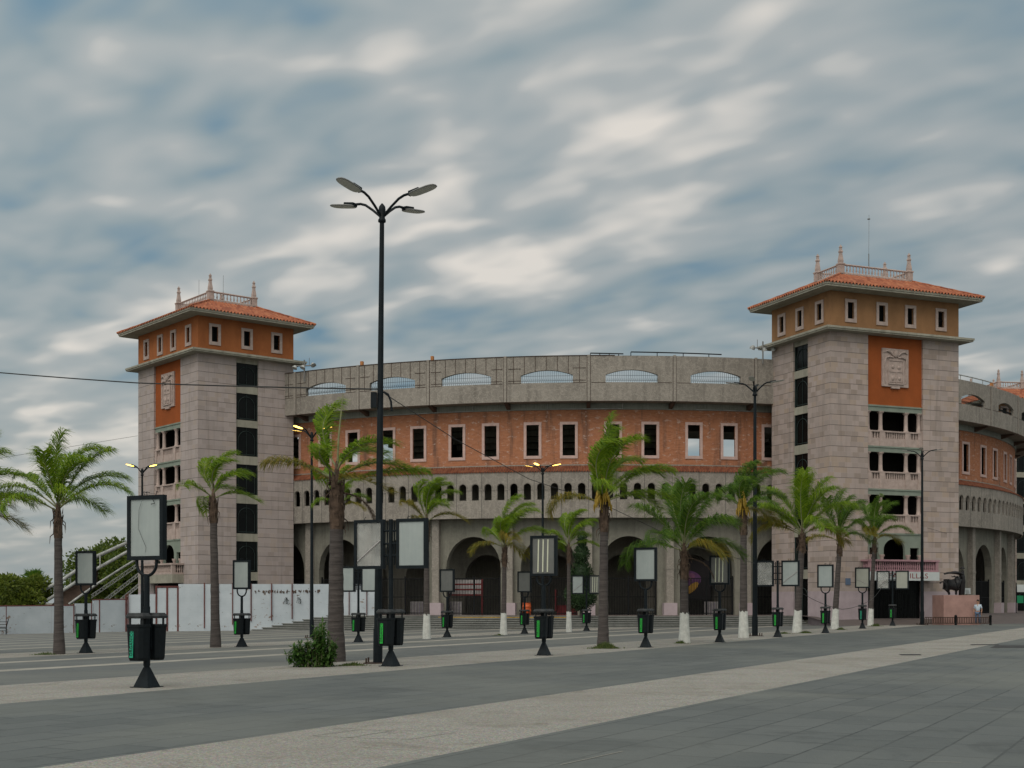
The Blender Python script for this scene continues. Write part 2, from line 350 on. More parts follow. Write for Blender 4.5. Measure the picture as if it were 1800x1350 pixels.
# ground
def paver(name, c1, c2, joint, bw, rh, jw=.012):
    m, nt, b = new_mat(name); t = NT(nt); u = t.uv(); o = t.obj()
    wob = t.n('ShaderNodeTexNoise'); wob.inputs['Scale'].default_value = 1.1; wob.inputs['Detail'].default_value = 3; t.lk(u, wob.inputs['Vector'])
    wv = t.n('ShaderNodeVectorMath', operation='MULTIPLY_ADD'); t.lk(wob.outputs['Color'], wv.inputs[0]); wv.inputs[1].default_value = (.05, .05, 0); t.lk(u, wv.inputs[2])
    br = t.n('ShaderNodeTexBrick'); t.lk(wv.outputs[0], br.inputs['Vector']); br.inputs['Scale'].default_value = 1; br.inputs['Brick Width'].default_value = bw; br.inputs['Row Height'].default_value = rh; br.inputs['Mortar Size'].default_value = jw; br.inputs['Mortar Smooth'].default_value = .3
    br.inputs['Color1'].default_value = (*c1, 1); br.inputs['Color2'].default_value = (*c2, 1); br.inputs['Mortar'].default_value = (*joint, 1)
    jn = t.noise(o, .8, 4, .7)
    avg = tuple((a+b_)/2 for a, b_ in zip(c1, c2))
    c = t.mix(t.ramp(jn, (.35, .85), (.65, .0)), br.outputs['Color'], avg)
    c = t.mix(.6, c, br.outputs['Color'])
    g = t.noise(o, .22, 5, .6); c = t.mix(t.m('MULTIPLY', t.ramp(g, (.35, 0.0), (.75, 1.0)), .5), c, tuple(x*.68 for x in avg))
    sp = t.noise(o, 5, 6, .75); c = t.mix(t.m('MULTIPLY', t.ramp(sp, (.45, 0.0), (.75, 1.0)), .4), c, tuple(x*1.55 for x in avg))
    fl = t.noise(o, 60, 2, .6); c = t.mix(t.m('MULTIPLY', t.ramp(fl, (.35, 1.0), (.6, 0.0)), .25), c, tuple(x*.5 for x in avg))
    dn = t.noise(o, .55, 5, .72, .8); c = t.mix(t.m('MULTIPLY', t.ramp(dn, (.53, 0.0), (.64, 1.0)), .6), c, tuple(x*.58 for x in avg))
    dl = t.noise(o, .12, 4, .6, .5); c = t.mix(t.m('MULTIPLY', t.ramp(dl, (.45, 0.0), (.65, 1.0)), .6), c, (avg[0]*1.45, avg[1]*1.38, avg[2]*1.25))
    sc = t.n('ShaderNodeTexVoronoi'); sc.inputs['Scale'].default_value = 1.3; t.lk(o, sc.inputs['Vector'])
    c = t.mix(t.ramp(sc.outputs['Distance'], (.012, .6), (.03, 0.0)), c, (.3, .3, .28))
    t.lk(c, b.inputs['Base Color']); t.lk(t.ramp(sp, (.3, .62), (.7, .85)), b.inputs['Roughness']); b.inputs['Specular IOR Level'].default_value = .25
    t.bump(t.m('ADD', t.m('MULTIPLY', br.outputs['Fac'], -1.0), t.m('MULTIPLY', fl, .4)), .3, .01, b); return m
MAT['paver'] = paver('dark_grey_pavers', (.126, .137, .134), (.090, .101, .100), (.036, .040, .040), 1.25, .63, .017)
MAT['paver2'] = paver('far_grey_paving', (.130, .138, .134), (.112, .120, .117), (.07, .073, .072), 1.25, .63, .015)
MAT['redpaver'] = paver('reddish_paving', (.125, .105, .10), (.105, .09, .088), (.06, .052, .05), .5, .5, .01)
def aggregate():
    m, nt, b = new_mat('exposed_aggregate'); t = NT(nt); o = t.obj()
    vo = t.n('ShaderNodeTexVoronoi'); vo.inputs['Scale'].default_value = 55; t.lk(o, vo.inputs['Vector'])
    c = t.mix(.75, (.272, .253, .200), vo.outputs['Color'], 'SOFT_LIGHT')
    hs = t.n('ShaderNodeHueSaturation'); hs.inputs['Saturation'].default_value = .45; t.lk(c, hs.inputs['Color']); c = hs.outputs[0]
    n2 = t.noise(o, 18, 4, .7); c = t.mix(t.m('MULTIPLY', t.ramp(n2, (.4, 1.0), (.6, 0.0)), .4), c, (.16, .15, .125))
    g = t.noise(o, .35, 5, .65); c = t.mix(t.m('MULTIPLY', t.ramp(g, (.45, 0.0), (.72, 1.0)), .6), c, (.185, .17, .145))
    t.lk(c, b.inputs['Base Color']); b.inputs['Roughness'].default_value = .9; b.inputs['Specular IOR Level'].default_value = .15
    dn = t.noise(o, .9, 6, .75, .8); c = t.mix(t.m('MULTIPLY', t.ramp(dn, (.53, 0.0), (.66, 1.0)), .5), c, (.14, .125, .10))
    t.lk(c, b.inputs['Base Color'])
    t.bump(vo.outputs['Distance'], .5, .01, b); return m
MAT['agg'] = aggregate()
MAT['line'] = plain('pale_concrete_stripe', (.29, .275, .24), .9, var=.2, scale=2, bump=.2)
MAT['earth'] = plain('dry_earth', (.13, .11, .08), .95, var=.3, scale=.3)
MAT['riser'] = concrete('soiled_shaded_riser', (.125, .13, .12), .4, .3)  # darker than the treads: dirt plus nosing shade put into the colour
MAT['step'] = concrete('worn_step_concrete', (.20, .205, .195), .4, .3)
MAT['joint'] = plain('sandy_joint', (.10, .095, .08), .9)
MAT['steel'] = plain('dark_drain_grate', (.03, .028, .027), .6)
def wallpaint():
    m, nt, b = new_mat('peeling_white_paint'); t = NT(nt); u = t.uv(); x = t.xyz(u); o = t.obj()
    br = t.n('ShaderNodeTexBrick'); t.lk(u, br.inputs['Vector']); br.inputs['Scale'].default_value = 1; br.inputs['Brick Width'].default_value = .4; br.inputs['Row Height'].default_value = .2; br.inputs['Mortar Size'].default_value = .006
    n1 = t.noise(t.scale(u, (1, 1.6, 1)), 1.9, 7, .75, .3)
    n2 = t.noise(u, .25, 3)
    thr = t.m('ADD', t.m('MULTIPLY', n1, .8), t.m('MULTIPLY', n2, .25))
    peel = t.ramp(thr, (.622, 0.0), (.632, 1.0))
    base = t.ramp(t.noise(o, .9, 5), (.3, (.365, .415, .455)), (.7, (.45, .50, .54)))
    base = t.mix(t.m('MULTIPLY', br.outputs['Fac'], .25), base, (.35, .36, .37))
    c = t.mix(peel, base, t.ramp(n2, (.4, (.10, .085, .075)), (.6, (.22, .17, .14))))
    t.lk(c, b.inputs['Base Color']); b.inputs['Roughness'].default_value = .85; t.bump(t.m('SUBTRACT', 1.0, peel), .3, .01, b); return m
MAT['wallpaint'] = wallpaint()
# plants
def leaf(name, c1, c2, c3, tr=.45):
    m, nt, b = new_mat(name); t = NT(nt); o = t.obj()
    w = t.n('ShaderNodeNewGeometry'); f = w.outputs['Random Per Island']
    g = t.noise(o, 1.6, 3); k = t.m('ADD', t.m('MULTIPLY', f, .5), t.m('MULTIPLY', g, .5))
    c = t.ramp(k, (.25, c1), (.5, c2), (.75, c3))
    t.lk(c, b.inputs['Base Color']); b.inputs['Roughness'].default_value = .55; b.inputs['Specular IOR Level'].default_value = .3
    tl = t.n('ShaderNodeBsdfTranslucent'); t.lk(c, tl.inputs[0]); ms = t.n('ShaderNodeMixShader'); ms.inputs[0].default_value = tr
    t.lk(b.outputs[0], ms.inputs[1]); t.lk(tl.outputs[0], ms.inputs[2]); t.lk(ms.outputs[0], t.N['Material Output'].inputs[0]); return m
MAT['frond'] = leaf('palm_leaflets', (.085, .17, .008), (.155, .265, .012), (.26, .35, .018))
MAT['frondold'] = leaf('yellowing_palm_leaflets', (.12, .14, .02), (.20, .18, .02), (.28, .20, .025))
MAT['fronddark'] = leaf('deep_green_palm_leaflets', (.045, .115, .014), (.085, .17, .018), (.15, .245, .02))
MAT['flower'] = leaf('yellow_palm_blossom', (.36, .24, .03), (.50, .34, .05), (.58, .42, .09))
MAT['foliage'] = leaf('tree_leaves', (.055, .095, .016), (.10, .15, .024), (.16, .21, .035))
MAT['olive'] = leaf('olive_tree_leaves', (.07, .11, .016), (.13, .175, .024), (.19, .23, .035))
MAT['shrub'] = leaf('shrub_leaves', (.03, .08, .014), (.055, .125, .022), (.10, .19, .04))
MAT['cypress'] = leaf('cypress_leaves', (.010, .028, .012), (.02, .045, .016), (.035, .07, .022), .15)
MAT['grass'] = leaf('weed_blades', (.04, .07, .015), (.07, .11, .025), (.12, .14, .04))
MAT['stalk'] = plain('pale_leaf_stalk', (.19, .20, .10), .6, var=.2)
MAT['deadleaf'] = plain('dry_leaf_sheath', (.085, .058, .042), .95, var=.6, scale=6)
def bark():
    m, nt, b = new_mat('ringed_palm_bark'); t = NT(nt); o = t.obj(); x = t.xyz(o)
    w = t.noise(t.vec(t.m('MULTIPLY', x[0], 1.5), t.m('MULTIPLY', x[1], 1.5), t.m('MULTIPLY', x[2], 16.0)), 1.0, 4, .65)
    g = t.noise(o, 2, 4)
    c = t.ramp(w, (.3, (.027, .024, .023)), (.5, (.058, .050, .048)), (.7, (.102, .090, .085)))
    c = t.mix(t.m('MULTIPLY', g, .4), c, (.07, .055, .048))
    t.lk(c, b.inputs['Base Color']); b.inputs['Roughness'].default_value = .95; t.bump(w, .8, .04, b); return m
MAT['bark'] = bark()
MAT['skin'] = plain('skin', (.36, .20, .13), .6, var=.05)
MAT['shirt'] = plain('pale_blue_shirt', (.42, .50, .58), .85, var=.1)
MAT['jeans'] = plain('blue_jeans', (.09, .13, .20), .85, var=.2)
MAT['hair'] = plain('dark_hair', (.015, .012, .01), .7)
MAT['shoe'] = plain('grey_shoes', (.2, .2, .2), .7)
MAT['green_sign'] = plain('green_notice', (.01, .20, .09), .6, var=.1)
MAT['purple'] = plain('purple_mural_paint', (.085, .035, .095), .8, var=.3, scale=2)
MAT['mauve'] = plain('mauve_mural_paint', (.13, .05, .10), .8, var=.3, scale=2)
MAT['mural_yellow'] = plain('yellow_mural_paint', (.30, .17, .03), .8, var=.2)
MAT['mural_black'] = plain('black_mural_paint', (.012, .010, .012), .8, var=.2)
MAT['cable'] = plain('black_cable', (.02, .02, .02), .6)
MAT['terracotta_pipe'] = plain('orange_clay_stub', (.40, .17, .06), .8)

def text_mesh(s, size, depth=.004):
    cu = bpy.data.curves.new('t', 'FONT'); cu.body = s; cu.size = size; cu.extrude = depth; cu.align_x = 'CENTER'; cu.align_y = 'CENTER'; cu.space_character = 1.08
    o = bpy.data.objects.new('t', cu); COL.objects.link(o); bpy.context.view_layer.update()
    me = bpy.data.meshes.new_from_object(o.evaluated_get(bpy.context.evaluated_depsgraph_get()))
    vs = [v.co.copy() for v in me.vertices]; fs = [tuple(p.vertices) for p in me.polygons]
    bpy.data.objects.remove(o); bpy.data.curves.remove(cu); bpy.data.meshes.remove(me); return vs, fs
def add_text(mb, s, size, M, mi, bold=0):
    vs, fs = text_mesh(s, size)
    for f in fs: mb.face([M @ vs[i] for i in f], mi, [(0, 0)]*len(f))

# ------------------------------------------------------------------ holed wall builder
def breaks(s0, s1, step, ops):
    b = {round(s0, 5), round(s1, 5)}; k = s0
    while k < s1: b.add(round(k, 5)); k += step
    for (c, hw, sill, spring, rise, kind) in ops:
        nn = 1 if rise == 0 else (14 if kind == 'arch' else 12)
        for i in range(nn+1): b.add(round(c-hw*cos(pi*i/nn), 5))
    r = sorted(b); out = [r[0]]
    for x in r[1:]:
        if x-out[-1] > 2e-4: out.append(x)
    out[-1] = s1
    return out
def holed_wall(mb, s0, s1, zb, zt, ops, pos, th, step, mi=0, uscale=1.0):
    """pos(s, z, off): off 0 is the outer face, th the inner one."""
    br = breaks(s0, s1, step, ops)
    def topz(op, s):
        c, hw, sill, spring, rise, kind = op; q = max(-1, min(1, (s-c)/hw))
        return spring+rise*(sqrt(max(0, 1-q*q)) if kind == 'arch' else 1-q*q)
    prev = None
    def quad(a, b, c, d, uv): mb.face([a, b, c, d], mi, uv)
    for i in range(len(br)-1):
        a, b = br[i], br[i+1]; mid = (a+b)/2
        op = next((o for o in ops if abs(mid-o[0]) < o[1]), None)
        spans = [(zb, zt, zb, zt)] if op is None else [(zb, op[2], zb, op[2]), (topz(op, a), zt, topz(op, b), zt)]
        for (b0, t0, b1, t1) in spans:
            if t0-b0 < 1e-4 and t1-b1 < 1e-4: continue
            ua, ub = a*uscale, b*uscale
            quad(pos(a, b0, 0), pos(b, b1, 0), pos(b, t1, 0), pos(a, t0, 0), [(ua, b0), (ub, b1), (ub, t1), (ua, t0)])
            quad(pos(b, b1, th), pos(a, b0, th), pos(a, t0, th), pos(b, t1, th), [(ub, b1), (ua, b0), (ua, t0), (ub, t1)])
            quad(pos(a, t0, 0), pos(b, t1, 0), pos(b, t1, th), pos(a, t0, th), [(ua, 0), (ub, 0), (ub, th), (ua, th)])
            quad(pos(b, b1, 0), pos(a, b0, 0), pos(a, b0, th), pos(b, b1, th), [(ub, 0), (ua, 0), (ua, th), (ub, th)])
        def side(s, z0, z1):
            quad(pos(s, z0, 0), pos(s, z1, 0), pos(s, z1, th), pos(s, z0, th), [(0, z0), (0, z1), (th, z1), (th, z0)])
        if i == 0: side(a, zb, zt)
        if i == len(br)-2: side(b, zb, zt)
        if i and (op is None) != (prev is None):
            o = op or prev; side(a, o[2], topz(o, a))
        prev = op

# ------------------------------------------------------------------ ground
def strip(mb, u0, u1, w0, w1, mi=0, dz=0.0, step=20):
    us = [u0]
    for brk in (-18.5, -120):
        if u0 < brk < u1: us.append(brk)
    us = sorted(set(us+[u1])); k = w0; ws = []
    while k < w1: ws.append(k); k += step
    ws.append(w1)
    for a, b in zip(us, us[1:]):
        for c, d in zip(ws, ws[1:]):
            q = [(b, c), (b, d), (a, d), (a, c)]
            mb.face([(*xy(u, w), gslope(u)+dz) for u, w in q][::1], mi, [(w, u) for u, w in q])
g = MB(); strip(g, -1500, 1500, -1500, 2500, 0, -.06, 400); struct(g.build('ground', MAT['earth']))
EDG = {'agg': [(-9.98, -7.09), (-20.7, -16.7), (-37.5, -33.5)]}
lines = [(-26.5, -25.7), (-30.8, -30.0)]+[(-41.6-4.1*k-.8, -41.6-4.1*k) for k in range(9)]
p1 = MB(); strip(p1, -7.09, 60, -40, 260); strip(p1, -16.7, -9.98, -40, 260)
struct(p1.build('plaza_paving', MAT['paver']))
p2 = MB(); cur = -20.7
for a, b in sorted(lines+[(-37.5, -33.5)], reverse=True):
    strip(p2, b, cur, -40, 260); cur = a
strip(p2, -100, cur, -40, 260)
struct(p2.build('far_paving', MAT['paver2']))
p3 = MB()
for a, b in EDG['agg']: strip(p3, a, b, -40, 260)
struct(p3.build('light_paving_band', MAT['agg']))
p4 = MB()
for a, b in lines: strip(p4, a, b, -40, 260)
struct(p4.build('pale_paving_stripe', MAT['line']))

# ------------------------------------------------------------------ bullring
OX, OY, RR = 7.45, 141.04, 44.23
def ring_xy(az, r): return OX+r*sin(R_(az)), OY-r*cos(R_(az))
ring = empty('bullring', (OX, OY, 0), 0, 'round concrete and orange brick bullring between the two stone towers, arches below', 'bullring')
def rpos(Rout):
    def f(s, z, off): a = R_(s); r = Rout-off; return (r*sin(a), -r*cos(a), z)
    return f
PIL = [-41.3, -33.4, -25.6, -18.0, -10.35, -2.45, 5.65, 13.66, 21.7, 30.2, 38.7, 46.9, 55.6, 63.6, 71.6, 79.6, 87.6]
CEN = [(a+b)/2 for a, b in zip(PIL, PIL[1:])]
VIS = [(-38, 18.5), (34, 92)]      # stretches between towers that the place shows
def inv(az): return any(a < az < b for a, b in VIS)
deg = lambda m_, r: math.degrees(m_/r)
RU, RB, RL, RA = RR, 42.7, 43.4, 42.3
ZUB, ZUT = 16.13, 19.40
PLAT = .58
# upper parapet band
ops = [(c, deg(1.9, RU), 17.47, 18.02, .36, 'seg') for c in CEN if inv(c-2) and inv(c+2)]
mb = MB(); holed_wall(mb, PIL[0]-2, PIL[-1], ZUB, ZUT, ops, rpos(RU), .28, 1.0, 0, R_(1)*RU)
mb.build('parapet_band', MAT['band'], ring)
mb = MB()                             # the side that faces away, plain
holed_wall(mb, PIL[-1], 360+PIL[0]-2, ZUB, ZUT, [], rpos(RU), .28, 4.0, 0, R_(1)*RU)
holed_wall(mb, PIL[-1], 360+PIL[0]-2, -.5, ZUB, [], rpos(RB), .28, 4.0, 0, R_(1)*RU)
mb.build('rear_wall', MAT['band'], ring)
# joints, stained ribs on the parapet
def rbox(mb, az, r0, r1, w, z0, z1, mi=0):
    M = Matrix.Rotation(R_(az), 4, 'Z'); mb.box(-w/2, w/2, -r1, -r0, z0, z1, mi, M)
jt = MB(); pl = MB()
for i, a in enumerate(PIL):
    if not inv(a): continue
    for da in (-.14, .14): rbox(jt, a+da, RU-.05, RU+.012, .05, ZUB, ZUT-.03)
for c, a0, a1 in zip(CEN, PIL, PIL[1:]):
    if not inv(c): continue
    hw = deg(1.9, RU)
    M = Matrix.Rotation(R_(0), 4, 'Z')
    if c < -5:        # left-hand panels: a net of rusty steel ribs
        for k in range(1, 8):
            a = a0+(a1-a0)*k/7.6-.25
            q = (a-c)/hw; zb_ = 18.02+.36*(1-q*q) if abs(q) < 1 else (17.5 if k in (1, 7) else 17.5)
            rbox(jt, a, RU-.05, RU+.016, .035, zb_, ZUT-.02)
        for (x0, x1) in ((a0+.3, c-hw), (c+hw, a1-.3)):
            for z in (17.62, 18.5):
                if z == 18.5 and abs(x1-x0) < .5: continue
                n_ = 4
                for k in range(n_):
                    am = x0+(x1-x0)*(k+.5)/n_; rbox(jt, am, RU-.05, RU+.016, R_(abs(x1-x0)/n_)*RU+.02, z, z+.035)
    for x0, x1 in ((a0+.25, c-hw), (c+hw, a1-.25)):
        n_ = 4
        for k in range(n_):
            am = x0+(x1-x0)*(k+.5)/n_; rbox(jt, am, RU-.05, RU+.01, R_(abs(x1-x0)/n_)*RU+.02, 17.44, 17.475)
jt.build('rusty_rib', MAT['ironbrown'], ring)
rbox(pl, 0, RU-.05, RU+.05, .2, ZUB-.01, ZUT+.06); pl0 = None
for a in PIL:
    if inv(a):
        if pl0 is None: pl0 = pl.build('band_pilaster', MAT['band2'], ring); pl0.rotation_euler.z = R_(a)
        else: copy_part(pl0, ring, R_(a))
# railings in the parapet openings
rl = MB(); hw = deg(1.88, RU)
for k in range(24):
    a = -hw+2*hw*(k+.5)/24; q = a/hw; rbox(rl, a, RU-.2, RU-.18, .016, 17.47, 18.02+.36*(1-q*q))
for k in range(10):
    rbox(rl, -hw+2*hw*(k+.5)/10, RU-.205, RU-.165, R_(2*hw/10)*RU, 17.985, 18.0); rbox(rl, -hw+2*hw*(k+.5)/10, RU-.205, RU-.165, R_(2*hw/10)*RU, 17.63, 17.645)
for k in range(24): rbox(rl, -hw+2*hw*(k+.9)/24, RU-.2, RU-.17, .016, 17.62, 17.78)
r0 = rl.build('opening_railing', MAT['iron'], ring); first = True
for o in ops:
    if first: r0.rotation_euler.z = R_(o[0]); first = False
    else: copy_part(r0, ring, R_(o[0]))
# parapet soffit, ring beam, brackets
mb = MB(); seg = []
def lath(mb, prof, s0, s1, step=1.0, mi=0):
    n_ = max(1, int((s1-s0)/step)); rows = [[(r*sin(R_(s0+(s1-s0)*k/n_)), -r*cos(R_(s0+(s1-s0)*k/n_)), z) for r, z in prof] for k in range(n_+1)]
    acc = [0]
    for (r, z), (r2, z2) in zip(prof, prof[1:]): acc.append(acc[-1]+sqrt((r-r2)**2+(z-z2)**2))
    def uvf(i, j): return (R_((s1-s0)*i/n_)*prof[0][0]/.22, acc[j]/.2)
    mb.grid(rows, mi, False, False, uvf)
lath(mb, [(RU-.28, ZUB+.02), (RB-.3, ZUB+.02), (RB-.3, ZUB+.3), (RU-.28, ZUB+.3)], -44, 92)
mb.build('walkway_slab', MAT['arcade'], ring)
mb = MB(); lath(mb, [(RB+.12, 15.70), (RB+.12, ZUB+.02), (RB-.2, ZUB+.02), (RB-.2, 15.70), (RB+.12, 15.70)], -44, 92); mb.build('ring_beam', MAT['grey'], ring)
mb = MB(); pts = [(-(RB+.1), 15.75), (-(RU-.32), ZUB-.05), (-(RU-.32), ZUB+.01), (-(RB+.1), ZUB+.01)]
for sx in (-.14, .14): mb.face([Vector((sx, y, z)) for y, z in (pts if sx > 0 else pts[::-1])])
for (y0, z0), (y1, z1) in zip(pts, pts[1:]+pts[:1]): mb.face([Vector((-.14, y0, z0)), Vector((.14, y0, z0)), Vector((.14, y1, z1)), Vector((-.14, y1, z1))])
cb0 = None
for a in PIL:
    if inv(a):
        if cb0 is None: cb0 = mb.build('corbel', MAT['blackboard'], ring); cb0.rotation_euler.z = R_(a)
        else: copy_part(cb0, ring, R_(a))
# brick storey
WIN = [-29.0, -25.85]+[]
WIN = []
for a0, a1 in zip(PIL, PIL[1:]):
    for t in (.30, .755):
        a = a0+(a1-a0)*t
        if inv(a-.8) and inv(a+.8): WIN.append(a)
ops = [(a, deg(.46, RB), 12.34, 14.62, 0, 'rect') for a in WIN]
mb = MB(); holed_wall(mb, PIL[0]-2, PIL[-1], 11.5, 15.70, ops, rpos(RB), .13, 1.0, 0, R_(1)*RB)
mb.build('brick_wall', MAT['brick'], ring)
fr = MB(); w, t_ = .46, .2
for x0, x1, z0, z1 in ((-w-t_, -w, 12.12, 14.82), (w, w+t_, 12.12, 14.82), (-w, w, 14.62, 14.82), (-w, w, 12.12, 12.34)):
    fr.box(x0, x1, -RB-.06, -RB+.1, z0, z1)
f0 = fr.build('window_frame', MAT['frame'], ring)
for i, a in enumerate(WIN):
    o = f0 if i == 0 else copy_part(f0, ring); o.rotation_euler.z = R_(a)
# tiled ledge
def corrugate(mb, s0, s1, r0, z0, r1, z1, period, amp, rows_):
    n_ = int(R_(s1-s0)*r0/period*6); rows = []
    for i in range(rows_+1):
        t = i/rows_; row = []
        for k in range(n_+1):
            a = R_(s0+(s1-s0)*k/n_); h = amp*cos(2*pi*k/6); r = r0+(r1-r0)*t
            row.append((r*sin(a), -r*cos(a), z0+(z1-z0)*t+h))
        rows.append(row)
    mb.grid(rows, 0, False, True, lambda i, j: (j/6+.5, i+.5))
mb = MB()
for a, b in VIS: corrugate(mb, a-2, b, RL+.08, 11.10, RB, 11.58, .2, .05, 3)
mb.build('tile_ledge', MAT['ledgetile'], ring)
mb = MB(); lath(mb, [(RB+.03, 11.60), (RB+.03, 11.68), (RB-.05, 11.68)], -44, 92); mb.build('ledge_flashing', MAT['band2'], ring)
# lower parapet band with a row of little arched windows
SM = []
for a0, a1 in zip(PIL, PIL[1:]):
    for k in range(6):
        a = a0+(a1-a0)*(k+.5)/6
        if inv(a-.4) and inv(a+.4): SM.append(a)
ops = [(a, deg(.27, RL), 9.05, 9.97, .27, 'arch') for a in SM]
mb = MB(); holed_wall(mb, PIL[0]-2, PIL[-1], 7.72, 11.1, ops, rpos(RL), .16, 1.0, 0, R_(1)*RL)
mb.build('lower_band', MAT['band2'], ring)
hd = MB(); n_ = 12
def arch_ring(mb, r0, r1, y0, y1, cz, a0=0, a1=pi, n_=12):
    P = lambda r, t, y: (r*cos(t), y, cz+r*sin(t))
    for k in range(n_):
        t0 = a0+(a1-a0)*k/n_; t1 = a0+(a1-a0)*(k+1)/n_
        mb.face([P(r0, t0, y0), P(r1, t0, y0), P(r1, t1, y0), P(r0, t1, y0)][::-1]); mb.face([P(r1, t0, y0), P(r1, t0, y1), P(r1, t1, y1), P(r1, t1, y0)]); mb.face([P(r0, t0, y1), P(r0, t0, y0), P(r0, t1, y0), P(r0, t1, y1)])
arch_ring(hd, .29, .37, -RL-.05, -RL+.02, 9.97)
hd.box(-.37, -.29, -RL-.05, -RL+.02, 9.78, 9.97); hd.box(.29, .37, -RL-.05, -RL+.02, 9.78, 9.97); hd.box(.37, .5, -RL-.05, -RL+.02, 9.78, 9.86)
h0 = hd.build('window_hood', MAT['band2'], ring)
for i, a in enumerate(SM):
    o = h0 if i == 0 else copy_part(h0, ring); o.rotation_euler.z = R_(a)
jt = MB()
for a0, a1 in zip(PIL, PIL[1:]):
    for k in range(3):
        a = a0+(a1-a0)*k/3
        if inv(a): rbox(jt, a, RL-.05, RL+.006, .035, 7.73, 11.05)
jt.build('band_joint', MAT['dark_conc'], ring)
# gallery behind the little windows, arcade ceiling, inner walls
mb = MB()
lath(mb, [(RL-.28, 7.74), (37, 7.74), (37, 7.9), (RL-.3, 7.9)], -46, 96); mb.build('gallery_floor', MAT['arcade'], ring)
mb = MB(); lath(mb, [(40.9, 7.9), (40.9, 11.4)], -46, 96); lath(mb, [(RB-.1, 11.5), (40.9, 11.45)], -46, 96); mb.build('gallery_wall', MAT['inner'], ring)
# ground arcade
AR = [c for c in CEN if inv(c)]
ops = [(c, deg(2.12, RA), PLAT-.6, 4.05, 2.38, 'arch') for c in AR]
mb = MB(); holed_wall(mb, PIL[0]-2, PIL[-1], PLAT-.62, 7.74, ops, rpos(RA), .6, 1.0, 0, R_(1)*RA)
mb.build('arcade_wall', MAT['arcade'], ring)
ops2 = [(c, deg(1.75, 38.5), PLAT-.6, 3.3, 1.9, 'arch') for c in AR]
mb = MB(); holed_wall(mb, PIL[0]-2, PIL[-1], PLAT-.62, 7.74, ops2, rpos(38.5), .5, 1.0, 0, R_(1)*RA)
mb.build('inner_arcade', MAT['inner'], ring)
mb = MB(); 
for a_, b_ in ((-60, -37.5), (-26.0, 6.5), (18.5, 110)): lath(mb, [(34.5, 7.9), (34.5, 16)], a_, b_)
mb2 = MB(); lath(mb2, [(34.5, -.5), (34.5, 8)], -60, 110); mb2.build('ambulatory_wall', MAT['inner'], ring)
mb.build('shade_back_wall', MAT['dark'], ring)  # unseen near-black wall added to stop light leaking in under the stands
pi_ = MB(); pi_.box(-.27, .27, -RA-.45, -RA-.002, PLAT+.9, 7.74); pi_.box(-.3, .3, -RA-.48, -RA-.002, 3.95, 4.1)
p0 = pi_.build('pillar', MAT['band2'], ring)
pb = MB(); pb.box(-.5, .5, -RA-.62, -RA-.002, PLAT-.3, PLAT+.9); pb.build('pillar_base', MAT['plinth'], p0)
fi = True
for a in PIL:
    if inv(a):
        o = p0 if fi else copy_part(p0, ring); fi = False; o.rotation_euler.z = R_(a)
gt = MB(); hw = 2.0
for k in range(34):
    x = -hw+2*hw*k/33; gt.box(x-.016, x+.016, -RA+.28, -RA+.312, PLAT, 3.3)
for z in (PLAT+.1, 1.9, 3.28): gt.box(-hw, hw, -RA+.27, -RA+.32, z, z+.06)
for x in (-hw, 0, hw): gt.box(x-.05, x+.05, -RA+.25, -RA+.34, PLAT, 3.5)
g0 = gt.build('iron_gate', MAT['iron'], ring)
for i, c in enumerate(AR):
    o = g0 if i == 0 else copy_part(g0, ring); o.rotation_euler.z = R_(c)
# stands: stepped rake, open over the two stair wells
def stands(mb, s0, s1):
    prof = []; r, z = RB-.36, 15.6
    for k in range(19): prof += [(r, z), (r-.75, z)]; r -= .75; z -= .40
    low = [(p[0], p[1]-.25) for p in prof]
    lath(mb, prof, s0, s1, 2.0); lath(mb, low[::-1], s0, s1, 2.0)
mb = MB()
for a, b in ((-60, -37.5), (-26.0, 6.5), (18.5, 110)): stands(mb, a, b)
for a, b in ((-37.5, -26.0), (6.5, 18.5)): lath(mb, [(RB-.36, 15.7), (38, 15.7), (38, 14.2), (RB-.36, 14.2)], a, b)
mb.build('seating_stand', MAT['arcade'], ring)
rib = MB(); rib.box(-.15, .15, -RB+.4, -34.6, 7.9, 15.3); rb0 = None  # radial walls added under the stands to block light and darken the windows
for a in PIL:
    if inv(a) and not -38 < a < -25 and not 12 < a < 19:
        if rb0 is None: rb0 = rib.build('shade_partition', MAT['dark'], ring); rb0.rotation_euler.z = R_(a)
        else: copy_part(rb0, ring, R_(a))
# pipes and stubs along the top edge
for (a0, a1, dz) in ((-2.3, .8, .12), (1.5, 10.2, .2)):
    mb = MB(); n_ = 14; mb.tube([(RU*sin(R_(a0+(a1-a0)*k/n_)), -RU*cos(R_(a0+(a1-a0)*k/n_)), ZUT+dz+.06*(1-k/n_)) for k in range(n_+1)], .045, 6)
    for k in range(0, n_+1, 4):
        a = R_(a0+(a1-a0)*k/n_); mb.tube([(RU*sin(a), -RU*cos(a), ZUT-.02), (RU*sin(a), -RU*cos(a), ZUT+dz+.04)], .03, 5)
    mb.build('top_rail', MAT['iron'], ring)
mb = MB(); lath(mb, [(RU+.03, ZUT-.01), (RU+.03, ZUT+.045), (RU-.3, ZUT+.045), (RU-.3, ZUT-.01)], -40, 0); mb.build('edge_strip', MAT['ironbrown'], ring)
mb = MB()
for a in (-25.2, -17.6, 47.2): rbox(mb, a, RU-.2, RU+.02, .2, ZUT+.04, ZUT+.34)
mb.build('clay_stub', MAT['terracotta_pipe'], ring)
mb = MB(); n_ = 10
mb.tube([((RU-.3)*sin(R_(36+12*k/n_)), -(RU-.3)*cos(R_(36+12*k/n_)), ZUT+.45) for k in range(n_+1)], .05, 6)
